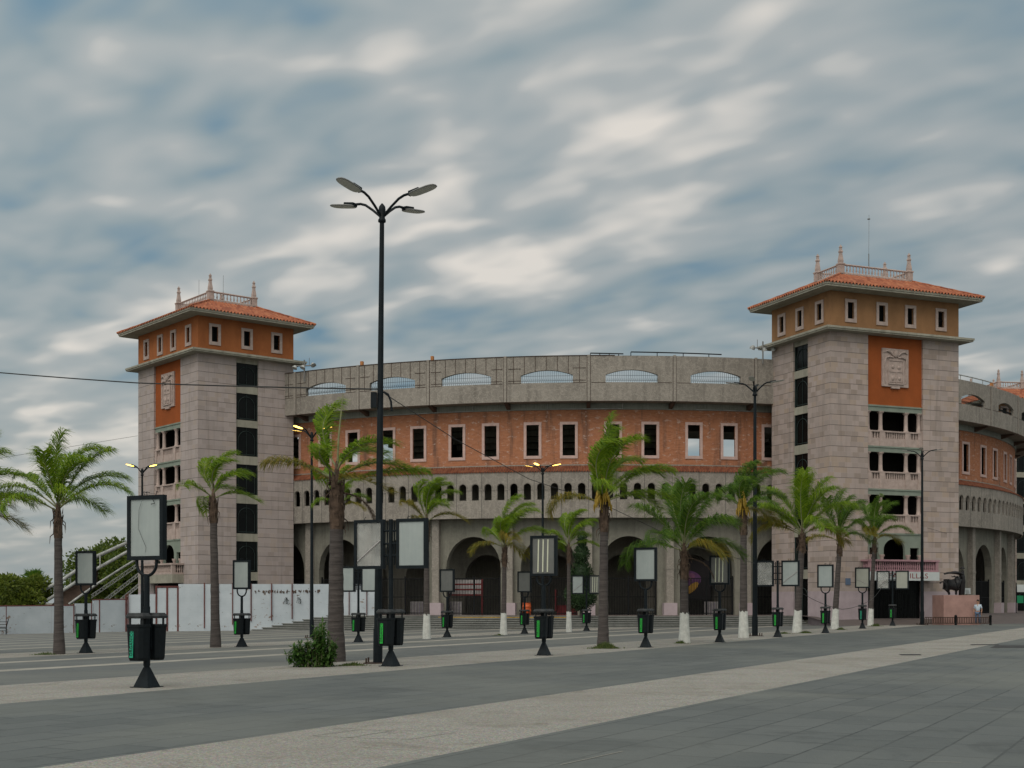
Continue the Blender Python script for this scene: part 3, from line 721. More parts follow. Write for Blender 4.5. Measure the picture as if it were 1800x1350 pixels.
for k in range(0, n_+1, 2): a = R_(36+12*k/n_); mb.tube([((RU-.3)*sin(a), -(RU-.3)*cos(a), ZUT-.05), ((RU-.3)*sin(a), -(RU-.3)*cos(a), ZUT+.45)], .035, 5)
mb.build('top_rail', MAT['whitepipe'], ring)
# drain pipes on the ring beam
for (a0, a1) in ((-6.5, .9), (8.2, 14.4), (-24, -14)):
    mb = MB(); n_ = 8; mb.tube([((RB+.17)*sin(R_(a0+(a1-a0)*k/n_)), -(RB+.17)*cos(R_(a0+(a1-a0)*k/n_)), 15.74) for k in range(n_+1)], .03, 5)
    for a in (a0, a1): mb.tube([((RB+.17)*sin(R_(a)), -(RB+.17)*cos(R_(a)), 15.74), ((RB+.17)*sin(R_(a)), -(RB+.17)*cos(R_(a)), ZUB)], .03, 5)
    mb.build('drain_pipe', MAT['whitepipe'], ring)
# raised platform, steps and apron in front of the arcade
mb = MB(); RP = 48.0
def arc_face(mb, r0, z0, r1, z1, s0, s1, step=1.0):
    n_ = int((s1-s0)/step)
    for k in range(n_):
        a, b = s0+(s1-s0)*k/n_, s0+(s1-s0)*(k+1)/n_
        q = [(a, r0, z0), (a, r1, z1), (b, r1, z1), (b, r0, z0)]
        mb.face([(*ring_xy(t, r), z) for t, r, z in q][::-1], 0, [(R_(t)*r0, r) for t, r, z in q])
arc_face(mb, 33, PLAT, RP, PLAT, -60, 120)
struct(mb.build('platform', MAT['redpaver']))
mb = MB(); r, z = RP, PLAT
for k in range(8):
    arc_face(mb, r, z, r+.05, z, -36, 15.5); arc_face(mb, r+.05, z, r+.05, z-.06, -36, 15.5); arc_face(mb, r+.05, z-.06, r, z-.06, -36, 15.5)
    n0 = len(mb.m); arc_face(mb, r, z-.06, r, z-.145, -36, 15.5); mb.m[n0:] = [1]*(len(mb.m)-n0); z -= .145; arc_face(mb, r, z, r+.42, z, -36, 15.5); r += .42
struct(mb.build('steps', [MAT['step'], MAT['riser']]))
mb = MB(); arc_face(mb, RP, PLAT, RP+1.5, PLAT-.05, 15.5, 120); arc_face(mb, RP+1.5, PLAT-.05, 55.5, -.25, 15.5, 120); struct(mb.build('apron', MAT['redpaver']))
mb = MB(); arc_face(mb, RP-.01, PLAT+.004, RP-.35, PLAT+.004, -15.3, -4.2); arc_face(mb, RP+.006, PLAT, RP+.006, PLAT-.14, -15.3, -4.2); struct(mb.build('yellow_kerb_marking', MAT['yellowkerb']))

# ------------------------------------------------------------------ towers
def flat(nrm):      # face frames for holed walls in tower coordinates
    return nrm
def baluster_profile(h, r): return [(r*.75, 0), (r*.75, h*.08), (r*.45, h*.14), (r*.95, h*.38), (r*.5, h*.68), (r*.42, h*.84), (r*.75, h*.92), (r*.75, h)]
def roof_plane(mb, e0, e1, t0, t1, period=.28, amp=.075, courses=9):
    e0, e1, t0, t1 = map(Vector, (e0, e1, t0, t1)); ex = (e1-e0); Lx = ex.length; ex.normalize()
    a0 = (t0-e0).dot(ex); a1 = (t1-e0).dot(ex); up = (t0-e0)-ex*a0; nrm = ex.cross(up).normalized()
    if nrm.z < 0: nrm = -nrm
    n_ = int(Lx/period*6); rows = []
    cols = []
    for k in range(n_+1):
        s = Lx*k/n_; tm = 1.0
        if s < a0: tm = s/a0
        if s > a1: tm = (Lx-s)/(Lx-a1)
        h = amp*cos(2*pi*k/6)
        cols.append([(e0+ex*s+up*tm*(i/courses)+nrm*(h+.03*(1-0)*( .0)), tm*i/courses) for i in range(courses+1)])
    rows = [[c[i][0] for c in cols] for i in range(courses+1)]
    mb.grid(rows, 0, False, True, lambda i, j: (j/6+.5, i+.5))
def tower(origin, rz, W, Dp, name, label, stucco_m, base_z, sign=False, mirror=False, floors_front=True):
    T = empty(name, (*origin, 0), rz, label, 'tower')
    cx = W/2; rw = 2.38; x0, x1 = cx-rw, cx+rw; s0, s1 = Dp*.5-.95, Dp*.5+.85
    if mirror: s0, s1 = Dp*.5-.9, Dp*.5+1.0
    ZP, ZS = 2.3, 20.2; zb = base_z-1.2
    def shell(mb, z0, z1):
        t = .45
        mb.box(0, x0, 0, t, z0, z1); mb.box(x1, W, 0, t, z0, z1)
        for xa, xb in ((0, t), (W-t, W)):
            mb.box(xa, xb, t, s0, z0, z1); mb.box(xa, xb, s1, Dp-t, z0, z1)
        mb.box(0, W, Dp-t, Dp, z0, z1)
    mb = MB(); shell(mb, ZP, ZS); mb.build('wall', MAT['stone_left'] if mirror else MAT['stone'], T)
    mb = MB(); shell(mb, zb, ZP); mb.build('plinth', MAT['plinth'], T)
    # floors and near-black inner walls, added to keep the inside dark
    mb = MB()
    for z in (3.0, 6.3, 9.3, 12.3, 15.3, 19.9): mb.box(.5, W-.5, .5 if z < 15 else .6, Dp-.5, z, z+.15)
    mb.box(.5, W-.5, 2.6, 2.7, zb, 20); mb.box(x0-.3, x0, .46, 2.6, zb, 20); mb.box(x1, x1+.3, .46, 2.6, zb, 20); mb.build('shading_infill', MAT['dark'], T)
    # side window strips
    wins = [(18.1, 19.85), (15.5, 17.55), (12.75, 14.95), (9.8, 12.1), (6.8, 9.1), (3.85, 6.2), (base_z, 3.2)]
    for side in (0, 1):
        fx = (lambda d: d) if side == 0 else (lambda d: W-d)
        def bx(mb, d0, d1, y0, y1, z0, z1, mi=0):
            a, b = sorted((fx(d0), fx(d1))); mb.box(a, b, y0, y1, z0, z1, mi)
        for za_, zb_ in [(wins[0][1], ZS)]+[(d, a) for (a, b), (c, d) in zip(wins, wins[1:])]+[(zb, base_z)]:
            sp = MB(); bx(sp, .10, .4, s0, s1, za_, zb_); sp.build('spandrel', MAT['eave'], T)
        for (a, b) in wins:
            wmb = MB(); c = (s0+s1)/2; hw = (s1-s0)/2-.02
            bx(wmb, .2, .24, s0, s1, a, b, 0)
            for y in (s0+.04, s1-.04): bx(wmb, .13, .2, y-.03, y+.03, a, b, 1)
            rr = hw-.22; cz = min(b-.25-rr, a+(b-a)*.55); P = []
            for k in range(13):
                th = pi*k/12; P.append((fx(.17), c+rr*cos(th), cz+rr*sin(th)))
            P = [(fx(.17), c+rr, a+.12)]+P+[(fx(.17), c-rr, a+.12)]
            wmb.tube(P, .028, 5, 1); bx(wmb, .15, .19, c-rr, c+rr, a+.1, a+.15, 1)
            bx(wmb, .16, .19, c-.012, c+.012, a, b, 1)
            wmb.build('stair_window', [MAT['glassdark'], MAT['mullion']], T)
        if not floors_front: break
    # front recess: crest panel, loggias
    mb = MB(); mb.box(x0, x1, .16, .45, 15.42, ZS); mb.build('crest_panel', MAT['rust'], T)
    mb = MB(); mb.box(x0, x1, .10, .45, 15.36, 15.42); mb.build('panel_drip', MAT['stucco_left'], T)
    cr = MB(); cz0, cz1 = 16.7, 19.38; cw = 1.13
    cr.box(cx-cw, cx+cw, .04, .16, cz0, cz1)
    def slab_(x, z, w, h, d): cr.box(cx+x-w/2, cx+x+w/2, .04-d, .04, z-h/2, z+h/2)
    slab_(0, 17.75, 1.15, 1.45, .05)                  # shield field
    for sx in (-1, 1): slab_(sx*.62, 17.75, .09, 1.7, .08)
    slab_(0, 18.55, 1.35, .09, .08); slab_(0, 16.92, 1.35, .09, .08); slab_(0, 17.75, 1.1, .05, .09); slab_(.02, 17.35, .05, .75, .09)
    for (qx, qz, qw, qh) in ((-.28, 18.1, .3, .3), (.25, 18.05, .36, .25), (-.28, 17.3, .26, .4), (.3, 17.3, .3, .28)): cr.ellipsoid((cx+qx, .0, qz), (qw/2, .08, qh/2), 8, 6)
    cr.ellipsoid((cx, .0, 19.0), (.2, .14, .26), 10, 8)
    for sx in (-1, 1):
        cr.tube([(cx+sx*.15, .02, 18.85), (cx+sx*.45, -.01, 19.12), (cx+sx*.75, -.01, 19.2), (cx+sx*1.02, .02, 19.05)], [.07, .1, .08, .04], 7)
        cr.tube([(cx+sx*.2, .02, 18.75), (cx+sx*.55, -.01, 18.8), (cx+sx*.85, .0, 18.72), (cx+sx*.98, .02, 18.3), (cx+sx*.85, .02, 17.9), (cx+sx*.98, .02, 17.4), (cx+sx*.85, .02, 16.95)], [.06, .08, .08, .06, .06, .05, .04], 7)
    cr.box(cx-.35, cx+.35, .0, .16, cz0-.12, cz0)
    cr.build('carved_crest', MAT['cantera'], T)
    for li, zt in enumerate((15.36, 12.5, 9.5)):
        mb = MB(); mb.box(x0, x1, .14, .42, zt-.42, zt); mb.box(x0, x1, .08, .14, zt-.10, zt); mb.build('lintel', MAT['green'], T)
        zo, zr = zt-.42, zt-1.78
        for xc in (x0+.17, cx-1.1, cx+1.1, x1-.17):
            c = MB(); c.lathe([(.20, 0), (.20, .06), (.15, .1), (.14, .5), (.135, zo-zr-.2), (.16, zo-zr-.14), (.25, zo-zr-.05), (.25, zo-zr)], 10, (xc, .3, zr)); c.build('column', MAT['cantera'], T)
        b = MB(); zn = (12.5, 9.5, 6.4)[li]
        b.box(x0, x1, .06, .42, zr-.1, zr); b.box(x0, x1, .12, .4, zn, zr-.52)
        for xa, xb, nb in ((x0+.36, cx-1.32, 3), (cx-.88, cx+.88, 9), (cx+1.32, x1-.36, 3)):
            for k in range(nb):
                xx = xa+(xb-xa)*(k+.5)/nb; b.box(xx-.055, xx+.055, .17, .33, zr-.52, zr-.1)
        for xa, xb in ((x0, x0+.36), (cx-1.32, cx-.88), (cx+.88, cx+1.32), (x1-.36, x1)): b.box(xa, xb, .07, .36, zn+.004, zr-.1)
        b.build('balcony_parapet', MAT['cantera'], T)
    # arched loggia over the entrance
    mb = MB(); holed_wall(mb, x0, x1, 4.4, 6.4, [(cx, .92, 4.4, 5.25, .75, 'arch'), (cx-1.75, .38, 4.4, 5.38, 0, 'rect'), (cx+1.75, .38, 4.4, 5.38, 0, 'rect')], lambda s, z, o: (s, .16+o, z), .2, 2.0)
    mb.box(x0, x1, .1, .16, 6.3, 6.4)
    mb.build('arched_loggia', MAT['green'], T)
    for xc in (cx-1.12, cx+1.12, x0+.2, x1-.2):
        c = MB(); c.lathe([(.17, 0), (.14, .1), (.13, .9), (.2, 1.02), (.2, 1.1)], 10, (xc, .12, 3.78)); c.build('column', MAT['cantera'], T)
    pj = .95; bl = MB(); b0, b1 = cx-2.95, cx+2.95
    pm = MAT['pinkpaint'] if sign else MAT['cantera']
    bl.box(b0-.06, b1+.06, -pj-.06, -.003, 4.38, 4.5); bl.box(b0, b1, -pj, -.003, 3.66, 3.78)
    for xx in (b0+.12, b1-.12): bl.box(xx-.12, xx+.12, -pj, -pj+.24, 3.78, 4.38)
    nb = 30
    for k in range(nb): bl.lathe(baluster_profile(.6, .075), 8, (b0+.34+(b1-b0-.68)*k/(nb-1), -pj+.12, 3.78))
    for xx in (b0+.12, b1-.12):
        for k in range(4): bl.lathe(baluster_profile(.6, .075), 8, (xx, -pj+.34+.16*k, 3.78))
    bl.build('balcony', pm, T)
    if sign:
        sb = MB(); sb.box(b0-.02, b1+.05, -pj-.03, -.004, 3.05, 3.655)
        add_text(sb, 'TAQUILLAS', .50, Matrix.Translation((cx+.25, -pj-.036, 3.36)) @ Matrix.Rotation(pi/2, 4, 'X') @ Matrix.Diagonal((1.28, 1, 1, 1)), 1)
        sb.build('ticket_sign', [MAT['white'], MAT['redletter']], T)
    else:
        sb = MB(); sb.box(b0, b1, -pj, -.004, 3.0, 3.655); sb.build('balcony_beam', MAT['eave'], T)
    # entrance doors
    for k in range(4):
        d = MB(); w = (x1-x0)/4; xa = x0+w*k
        d.box(xa+.01, xa+w-.01, .35, .42, base_z, 3.0, 0)
        cxx = xa+w/2; P = [(cxx+.42, .33, base_z+.2)]+[(cxx+.42*cos(pi*q/10), .33, 1.9+.42*sin(pi*q/10)) for q in range(11)]+[(cxx-.42, .33, base_z+.2)]
        d.tube(P, .022, 5, 1)
        for q in range(7):
            xx = xa+.1+(w-.2)*q/6; d.box(xx-.01, xx+.01, .32, .35, base_z, 3.0, 1)
        d.build('entrance_door', [MAT['glassdark'], MAT['iron']], T)
    # cornice slab, attic storey
    o = .72; mb = MB(); mb.box(-o, W+o, -o, Dp+o, ZS, ZS+.10); mb.box(-o-.06, W+o+.06, -o-.06, Dp+o+.06, ZS+.10, ZS+.24); mb.build('cornice_slab', MAT['eave'], T)
    ZA, ZE = ZS+.24, 23.02
    fu = [W*.152, W*.39, W*.612, W*.855]; sv = [Dp*.17, Dp*.5, Dp*.815]
    mb = MB(); hwid, wz0, wz1 = .27, 21.18, 22.32
    holed_wall(mb, 0, W, ZA, ZE, [(u, hwid, wz0, wz1, 0, 'rect') for u in fu], lambda s, z, o: (s, o, z), .15, 50)
    holed_wall(mb, 0, W, ZA, ZE, [(u, hwid, wz0, wz1, 0, 'rect') for u in fu], lambda s, z, o: (s, Dp-.15+o, z), .15, 50)
    holed_wall(mb, .15, Dp-.15, ZA, ZE, [(v, hwid, wz0, wz1, 0, 'rect') for v in sv], lambda s, z, o: (o, s, z), .15, 50)
    holed_wall(mb, .15, Dp-.15, ZA, ZE, [(v, hwid, wz0, wz1, 0, 'rect') for v in sv], lambda s, z, o: (W-.15+o, s, z), .15, 50)
    mb.build('attic_wall', stucco_m, T)
    mb = MB(); mb.box(1.2, W-1.2, 1.2, 1.25, ZA, ZE); mb.box(1.2, 1.25, 1.3, Dp-.9, ZA, ZE); mb.box(W-1.25, W-1.2, 1.3, Dp-.9, ZA, ZE); mb.build('attic_partition', MAT['dark'], T)
    def frame():
        f = MB(); w, t = .27, .21
        for xa, xb, za, zb_ in ((-w-t, -w, wz0-t*1.2, wz1+t), (w, w+t, wz0-t*1.2, wz1+t), (-w, w, wz1, wz1+t), (-w, w, wz0-t*1.2, wz0)): f.box(xa, xb, -.07, .02, za, zb_)
        for k in range(4): f.box(-w+.54*(k+.5)/4-.012, -w+.54*(k+.5)/4+.012, .08, .105, wz0, wz1, 1)
        f.box(-w, w, .08, .1, wz0+.5, wz0+.53, 1)
        return f.build('attic_window', [MAT['cantera'], MAT['iron']], T)
    f0 = frame(); k = 0
    for loc, rz_ in [((u, 0, 0), 0) for u in fu]+[((W, v, 0), pi/2) for v in sv]+[((0, v, 0), -pi/2) for v in sv]:
        q = f0 if k == 0 else copy_part(f0, T); k += 1; q.location = loc; q.rotation_euler = (0, 0, rz_)
    # eaves and roof
    oe = 1.15; mb = MB(); mb.box(-oe, W+oe, -oe, Dp+oe, ZE, ZE+.12); mb.box(-oe-.05, W+oe+.05, -oe-.05, Dp+oe+.05, ZE+.12, ZE+.26); mb.build('eaves', MAT['eave'], T)
    e = oe+.12; ZR = ZE+.27; px0, px1, py0, py1 = 2.55, W-2.55, 2.3, Dp-2.1; ZT = 24.88
    E = [(-e, -e, ZR), (W+e, -e, ZR), (W+e, Dp+e, ZR), (-e, Dp+e, ZR)]; Q = [(px0, py0, ZT), (px1, py0, ZT), (px1, py1, ZT), (px0, py1, ZT)]
    mb = MB()
    for k in range(4): roof_plane(mb, E[k], E[(k+1) % 4], Q[k], Q[(k+1) % 4])
    for k in range(4):
        a, b = Vector(E[k]), Vector(Q[k]); mb.tube([a.lerp(b, t/12)+Vector((0, 0, .05+.02*(t % 2))) for t in range(13)], .085, 7)
    roof = mb.build('roof', MAT['tile'], T)
    bs = MB(); bs.box(px0-.2, px1+.2, py0-.2, py1+.2, ZT-.35, ZT+.06)
    zr0, zr1 = ZT+.1, 25.62
    for (ax, ay), (bx_, by_) in (((px0, py0), (px1, py0)), ((px1, py0), (px1, py1)), ((px1, py1), (px0, py1)), ((px0, py1), (px0, py0))):
        L_ = sqrt((ax-bx_)**2+(ay-by_)**2); n_ = int(L_/.27)
        for k in range(1, n_): t = k/n_; bs.lathe(baluster_profile(zr1-zr0-.1, .07), 7, (ax+(bx_-ax)*t, ay+(by_-ay)*t, zr0))
        bs.tube([(ax, ay, zr1-.05), (bx_, by_, zr1-.05)], .075, 4, sm=False); bs.tube([(ax, ay, zr0), (bx_, by_, zr0)], .07, 4, sm=False)
    bs.build('balustrade', MAT['cantera'], T)
    for (ax, ay) in ((px0, py0), (px1, py0), (px1, py1), (px0, py1)):
        f = MB(); q = sqrt(2)
        f.lathe([(.2*q, -.3), (.2*q, .62), (.24*q, .66), (.24*q, .74), (.14*q, .8), (.15*q, .95), (.10*q, 1.35), (.085*q, 1.5), (.12*q, 1.56), (.12*q, 1.62), (.08*q, 1.7), (.07*q, 1.86), (.10*q, 1.9), (0.01, 2.1)], 4, (ax, ay, ZT), a0=pi/4, sm=False)
        f.build('finial', MAT['cantera'], T)
    return T, (px0, px1, py0, py1)
rt, pr = tower((21.9, 92.0), atan2(.383, .924), 11.1, 7.15, 'corner_tower', 'right stone tower with ochre top storey and white ticket sign over its door', MAT['stucco_right'], .28, True)
lt, plf = tower((-23.5-10.6*.636, 100+10.6*.772), atan2(-.772, .636), 10.6, 8.17, 'corner_tower', 'left stone tower with burnt orange top storey, rising behind the white wall', MAT['stucco_left'], -.7, False, True)
a3 = R_(100)
tower((OX+51*sin(a3)-5.5*cos(a3), OY-51*cos(a3)-5.5*sin(a3)), a3, 11, 7.2, 'corner_tower', 'distant tower with tiled roof and finials peeping over the ring at the right edge', MAT['stucco_right'], .2)
def mast(T, x, y, z0, z1, disc):
    m = MB(); m.tube([(x, y, z0), (x, y, z0+(z1-z0)*.45)], .035, 5); m.tube([(x, y, z0+(z1-z0)*.45), (x+.02, y, z1)], .014, 4)
    if disc: m.lathe([(.0, 0), (.11, .02), (.11, .06), (.0, .09)], 8, (x, y, z1-.35))
    m.build('mast', MAT['lamphead'], T)
mast(rt, 6.6, 4.4, 24.9, 30.1, True)
mast(lt, 3.9, 3.4, 24.9, 27.4, False); mast(lt, 6.9, 4.0, 24.9, 27.3, False)

def floodlights(x, y, z, rz, label):
    T = empty('floodlight_cluster', (x, y, z), rz, label, 'floodlight', 'floodlight clusters beside the towers')
    m = MB(); m.tube([(0, 0, -1.1), (0, 0, .55)], .06, 6); m.tube([(-.9, 0, .1), (.95, 0, .1)], .05, 6); m.tube([(.4, 0, .1), (.4, 0, .7)], .02, 4); m.build('mount', MAT['lamphead'], T)
    for i, xx in enumerate((-.75, -.1, .75)):
        h = MB(); h.lathe([(.05, .2), (.1, .18), (.2, .0), (.22, -.05)], 10, (0, 0, 0)); h.lathe([(.0, -.03), (.2, -.04)], 10, (0, 0, 0), 1)
        q = h.build('lamp_head', [MAT['whitepipe'], MAT['floodlit'] if i == 2 else MAT['lampunder']], T); q.location = (xx, -.1, -.05 if i < 2 else .12); q.rotation_euler = (R_(-25), R_(15 if i < 2 else -35), 0)
floodlights(X_(535, 103.3), 103.3, 19.7, R_(-10), 'white floodlights where the left tower meets the ring')
floodlights(X_(1341, 98.0), 98.0, 20.1, R_(170), 'white floodlights where the right tower meets the ring')

# ------------------------------------------------------------------ white hoarding wall
def wall_run(name, pts, label, posts, side_gap=False):
    T = empty(name, (pts[0][0], pts[0][1], 0), 0, label, 'wall')
    ox, oy = pts[0][0], pts[0][1]; mb = MB(); acc = 0
    for (xa, ya, ba, ta), (xb, yb, bb, tb) in zip(pts, pts[1:]):
        d = Vector((xb-xa, yb-ya, 0)); L_ = d.length; nrm = Vector((d.y, -d.x, 0)).normalized()*.09
        A = Vector((xa-ox, ya-oy, 0)); B = Vector((xb-ox, yb-oy, 0))
        P = lambda base, z, s: base+nrm*s+Vector((0, 0, z))
        f = [(P(A, ba, 1), P(B, bb, 1), P(B, tb, 1), P(A, ta, 1), [(acc, ba), (acc+L_, bb), (acc+L_, tb), (acc, ta)]), (P(B, bb, -1), P(A, ba, -1), P(A, ta, -1), P(B, tb, -1), [(acc+L_, bb), (acc, ba), (acc, ta), (acc+L_, tb)]),
             (P(A, ta, 1), P(B, tb, 1), P(B, tb, -1), P(A, ta, -1), [(acc, 0), (acc+L_, 0), (acc+L_, .2), (acc, .2)]), (P(A, ba, -1), P(A, ba, 1), P(A, ta, 1), P(A, ta, -1), [(0, ba), (.2, ba), (.2, ta), (0, ta)]), (P(B, bb, 1), P(B, bb, -1), P(B, tb, -1), P(B, tb, 1), [(0, bb), (.2, bb), (.2, tb), (0, tb)])]
        for a, b, c, e, uv in f: mb.face([a, b, c, e], 0, uv)
        acc += L_
    mb.build('panel', MAT['wallpaint'], T)
    if side_gap:
        m = MB(); m.tube([(a[0]-ox, a[1]-oy-.1, a[3]+.03) for a in pts], .045, 5); m.build('top_rail', MAT['redpost'], T)
    for (px, D, z0, z1, w) in posts:
        m = MB(); x = X_(px, D)-ox; y = D-oy-.12; w *= .75; m.box(x-w/2, x+w/2, y-.05, y+.03, z0, z1); m.build('post', MAT['redpost'], T)
    return T
def wp(px, D, zt, zb=None): x = X_(px, D); return (x, D, (gz(x, D)-.3 if zb is None else zb), zt)
wall_D = lambda px: 91+px*.0305 if px < 225 else (97.6 if px < 276 else 97.2+.002*(px-276))
L1 = wall_run('low_wall', [wp(-160, 86.5, 1.2), wp(131, wall_D(131), 1.28)], 'low peeling white wall with red posts at the far left below the trees', [(p, wall_D(p), -1.2, zz, w) for p, zz, w in ((-40, 1.35, .12), (11.6, 1.35, .14), (50, 1.3, .09), (91, 1.3, .07), (131, 1.45, .09))], True)
L2 = wall_run('low_wall', [wp(132, wall_D(132), 1.45), wp(163, wall_D(163), 1.45)][:2]+[], 'short stepped piece of white wall between the low left wall and the taller piece', [(162, wall_D(162), -1, 1.6, .06)])
L3 = wall_run('low_wall', [wp(163.5, wall_D(163.5), 1.68), wp(224, wall_D(224), 1.72)], 'plain white wall piece with red posts just left of the taller wall by the gate', [(176, wall_D(176), -1, 1.75, .08), (222.5, wall_D(222.5), -1, 2.1, .16)], True)
L4 = wall_run('tall_wall', [wp(225, 97.6, 2.08), wp(274, 97.4, 2.12)], 'flaking white wall beside the narrow gate at the foot of the left tower', [(226, 97.5, -1, 2.2, .08), (262, 97.5, -1, 2.3, .06)])
gate = empty('wall_gate', (X_(275, 97.2), 97.2, 0), 0, 'tall narrow white double gate in red frame below the left tower balcony', 'gate')
w = X_(313, 97.2)-X_(275, 97.2); gb = gz(X_(290, 97), 97)
for k in (0, 1):
    m = MB(); m.box(w*k/2+.04, w*(k+1)/2-.02, 0, .05, gb, 2.58); m.build('leaf', MAT['wallpaint'], gate)
m = MB()
for x in (0, w/2, w): m.box(x-.06, x+.06, -.06, .08, gb-.1, 2.72)
m.box(0, w, -.05, .07, 2.6, 2.72); m.build('frame', MAT['redpost'], gate)
pts = [wp(314, 97.25, 2.86), wp(440, 97.5, 2.86), wp(560, 98.0, 2.86), wp(662, 97.6, 2.86)]
pts[1] = (*pts[1][:2], -1.0, 2.86); pts[2] = (*pts[2][:2], .2, 2.86); pts[3] = (*pts[3][:2], .3, 2.86)
wall_run('tall_wall', pts, 'long tall white wall with thin red posts and dark scribbles rising along the steps', [(360, 97.35, -.35, 2.95, .09), (385, 97.4, -.2, 2.9, .05), (409.5, 97.45, -.1, 2.95, .08), (442, 97.5, .15, 2.9, .09), (478, 97.6, .2, 2.9, .09), (514, 97.75, .3, 2.9, .09), (546, 97.9, .4, 2.9, .05), (614, 97.75, .5, 2.9, .07), (645, 97.65, .5, 2.9, .07)])
# scribbled tag and dark letters on the tall wall
sc = MB(); rnd = random.Random(3)
for (px, py, wd, ht, n_) in ((503, 1056, 10, 14, 5), (525, 1055, 10, 14, 5)):
    D = 97.55; P = []
    for k in range(18):
        P.append((X_(px+rnd.uniform(-wd/2, wd/2), D), D, zat(py+rnd.uniform(-ht/2, ht/2), D)))
    sc.tube(P, .012, 4)
so_ = sc.build('graffiti', MAT['ink']); tag(so_, 'thin dark looping scribbles on the tall white wall', 'graffiti')
sc = MB()
for k in range(60):
    px = 448+k*2.1+rnd.uniform(-1, 1); D = 97.50+(px-440)*.0042-.10
    if rnd.random() < .8: sc.box(X_(px, D), X_(px+rnd.uniform(.6, 2.4), D), D-.02, D+.02, zat(1041+rnd.uniform(-1, 2.5), D), zat(1037.5+rnd.uniform(-1.2, 2), D))
tag(sc.build('graffiti', MAT['blackboard']), 'smeared row of brown letters along the top of the tall white wall', 'graffiti')

# ------------------------------------------------------------------ sign posts with litter bins
def make_box(mb_name, parent, x, panel, tubes=False, broken=False, strut=0):
    bw, bh, bd = .84, 1.2, .12; z0 = 2.36; t = .075
    f = MB()
    f.box(x-bw/2, x-bw/2+t, -bd/2, bd/2, z0, z0+bh); f.box(x+bw/2-t, x+bw/2, -bd/2, bd/2, z0, z0+bh)
    f.box(x-bw/2+t, x+bw/2-t, -bd/2, bd/2, z0, z0+t); f.box(x-bw/2+t, x+bw/2-t, -bd/2, bd/2, z0+bh-t, z0+bh)
    rnd = random.Random(int(x*100)+strut)
    for k in range(3):
        xx = x+rnd.uniform(-.3, .3); f.tube([(xx, 0, z0+bh), (xx+rnd.uniform(-.05, .05), 0, z0+bh+.07), (xx+.06, 0, z0+bh+.05)], .008, 4)
    o = f.build('sign_frame', MAT['black'], parent)
    p = MB(); p.box(x-bw/2+t, x+bw/2-t, -bd/2+.025, -bd/2+.033, z0+t, z0+bh-t); p.box(x-bw/2+t, x+bw/2-t, bd/2-.033, bd/2-.025, z0+t, z0+bh-t)
    p.build('panel', panel, o)
    if tubes:
        q = MB()
        for xx in (-.17, -.02, .13): q.tube([(x+xx, -bd/2+.018, z0+t+.04), (x+xx+.02, -bd/2+.018, z0+bh-t-.04)], .022, 6)
        q.build('tube_light', MAT['tubelight'], o)
    if strut:
        q = MB(); a = Vector((x-bw/2+t+.03, -bd/2+.012, z0+t+.12)); b = Vector((x+bw/2-t, -bd/2+.012, z0+t+(.62 if strut > 0 else .35)))
        if strut < 0: a.z, b.z = b.z+.1, a.z
        q.tube([a, b], .014, 5); q.build('loose_strip', MAT['whitered'], o)
    return o
def make_bin(parent, yy, st):
    b = MB(); x = 0
    def oct_(w, d, z): 
        c = .06; return [(x+sx, y, z) for sx, y in ((-w+c, -d), (w-c, -d), (w, -d+c), (w, d-c), (w-c, d), (-w+c, d), (-w, d-c), (-w, -d+c))]
    rows = [oct_(.155, .12, .50), oct_(.17, .135, .55), oct_(.19, .155, 1.10), oct_(.2, .165, 1.13), oct_(.2, .165, 1.17)]
    b.grid(rows, 0, True, False); b.face(rows[0][::-1]); b.face(rows[-1])
    s = -1 if yy < 0 else 1
    b.box(-.06, .06, -s*.15-.03, -s*.15+.03, .7, 1.33)
    o = b.build('litter_bin', MAT['bin'], parent); o.location = (0, yy, 0)
    l = MB(); rows = [oct_(.2, .165, 1.28), oct_(.21, .175, 1.32), oct_(.17, .14, 1.38)]
    l.grid(rows, 0, True, False); l.face(rows[0][::-1]); l.face(rows[-1])
    for sx in (-.12, .12): l.box(sx*1.2-.015, sx*1.2+.015, s*.05, s*.08, 1.16, 1.29)
    l.build('lid', MAT['binlid'], o)
    if yy < 0:
        q = MB(); M = Matrix.Translation((-.03, -.155, .83)) @ Matrix.Rotation(R_(-2.2), 4, 'X')
        q.box(-.04, .04, -.006, .0, -.27, .27, 0, M)
        add_text(q, 'ORGANICO', .085, M @ Matrix.Translation((0, -.009, 0)) @ Matrix.Rotation(pi/2, 4, 'X') @ Matrix.Rotation(pi/2, 4, 'Z'), 1)
        q.build('sticker', [st, MAT['ink']], o)
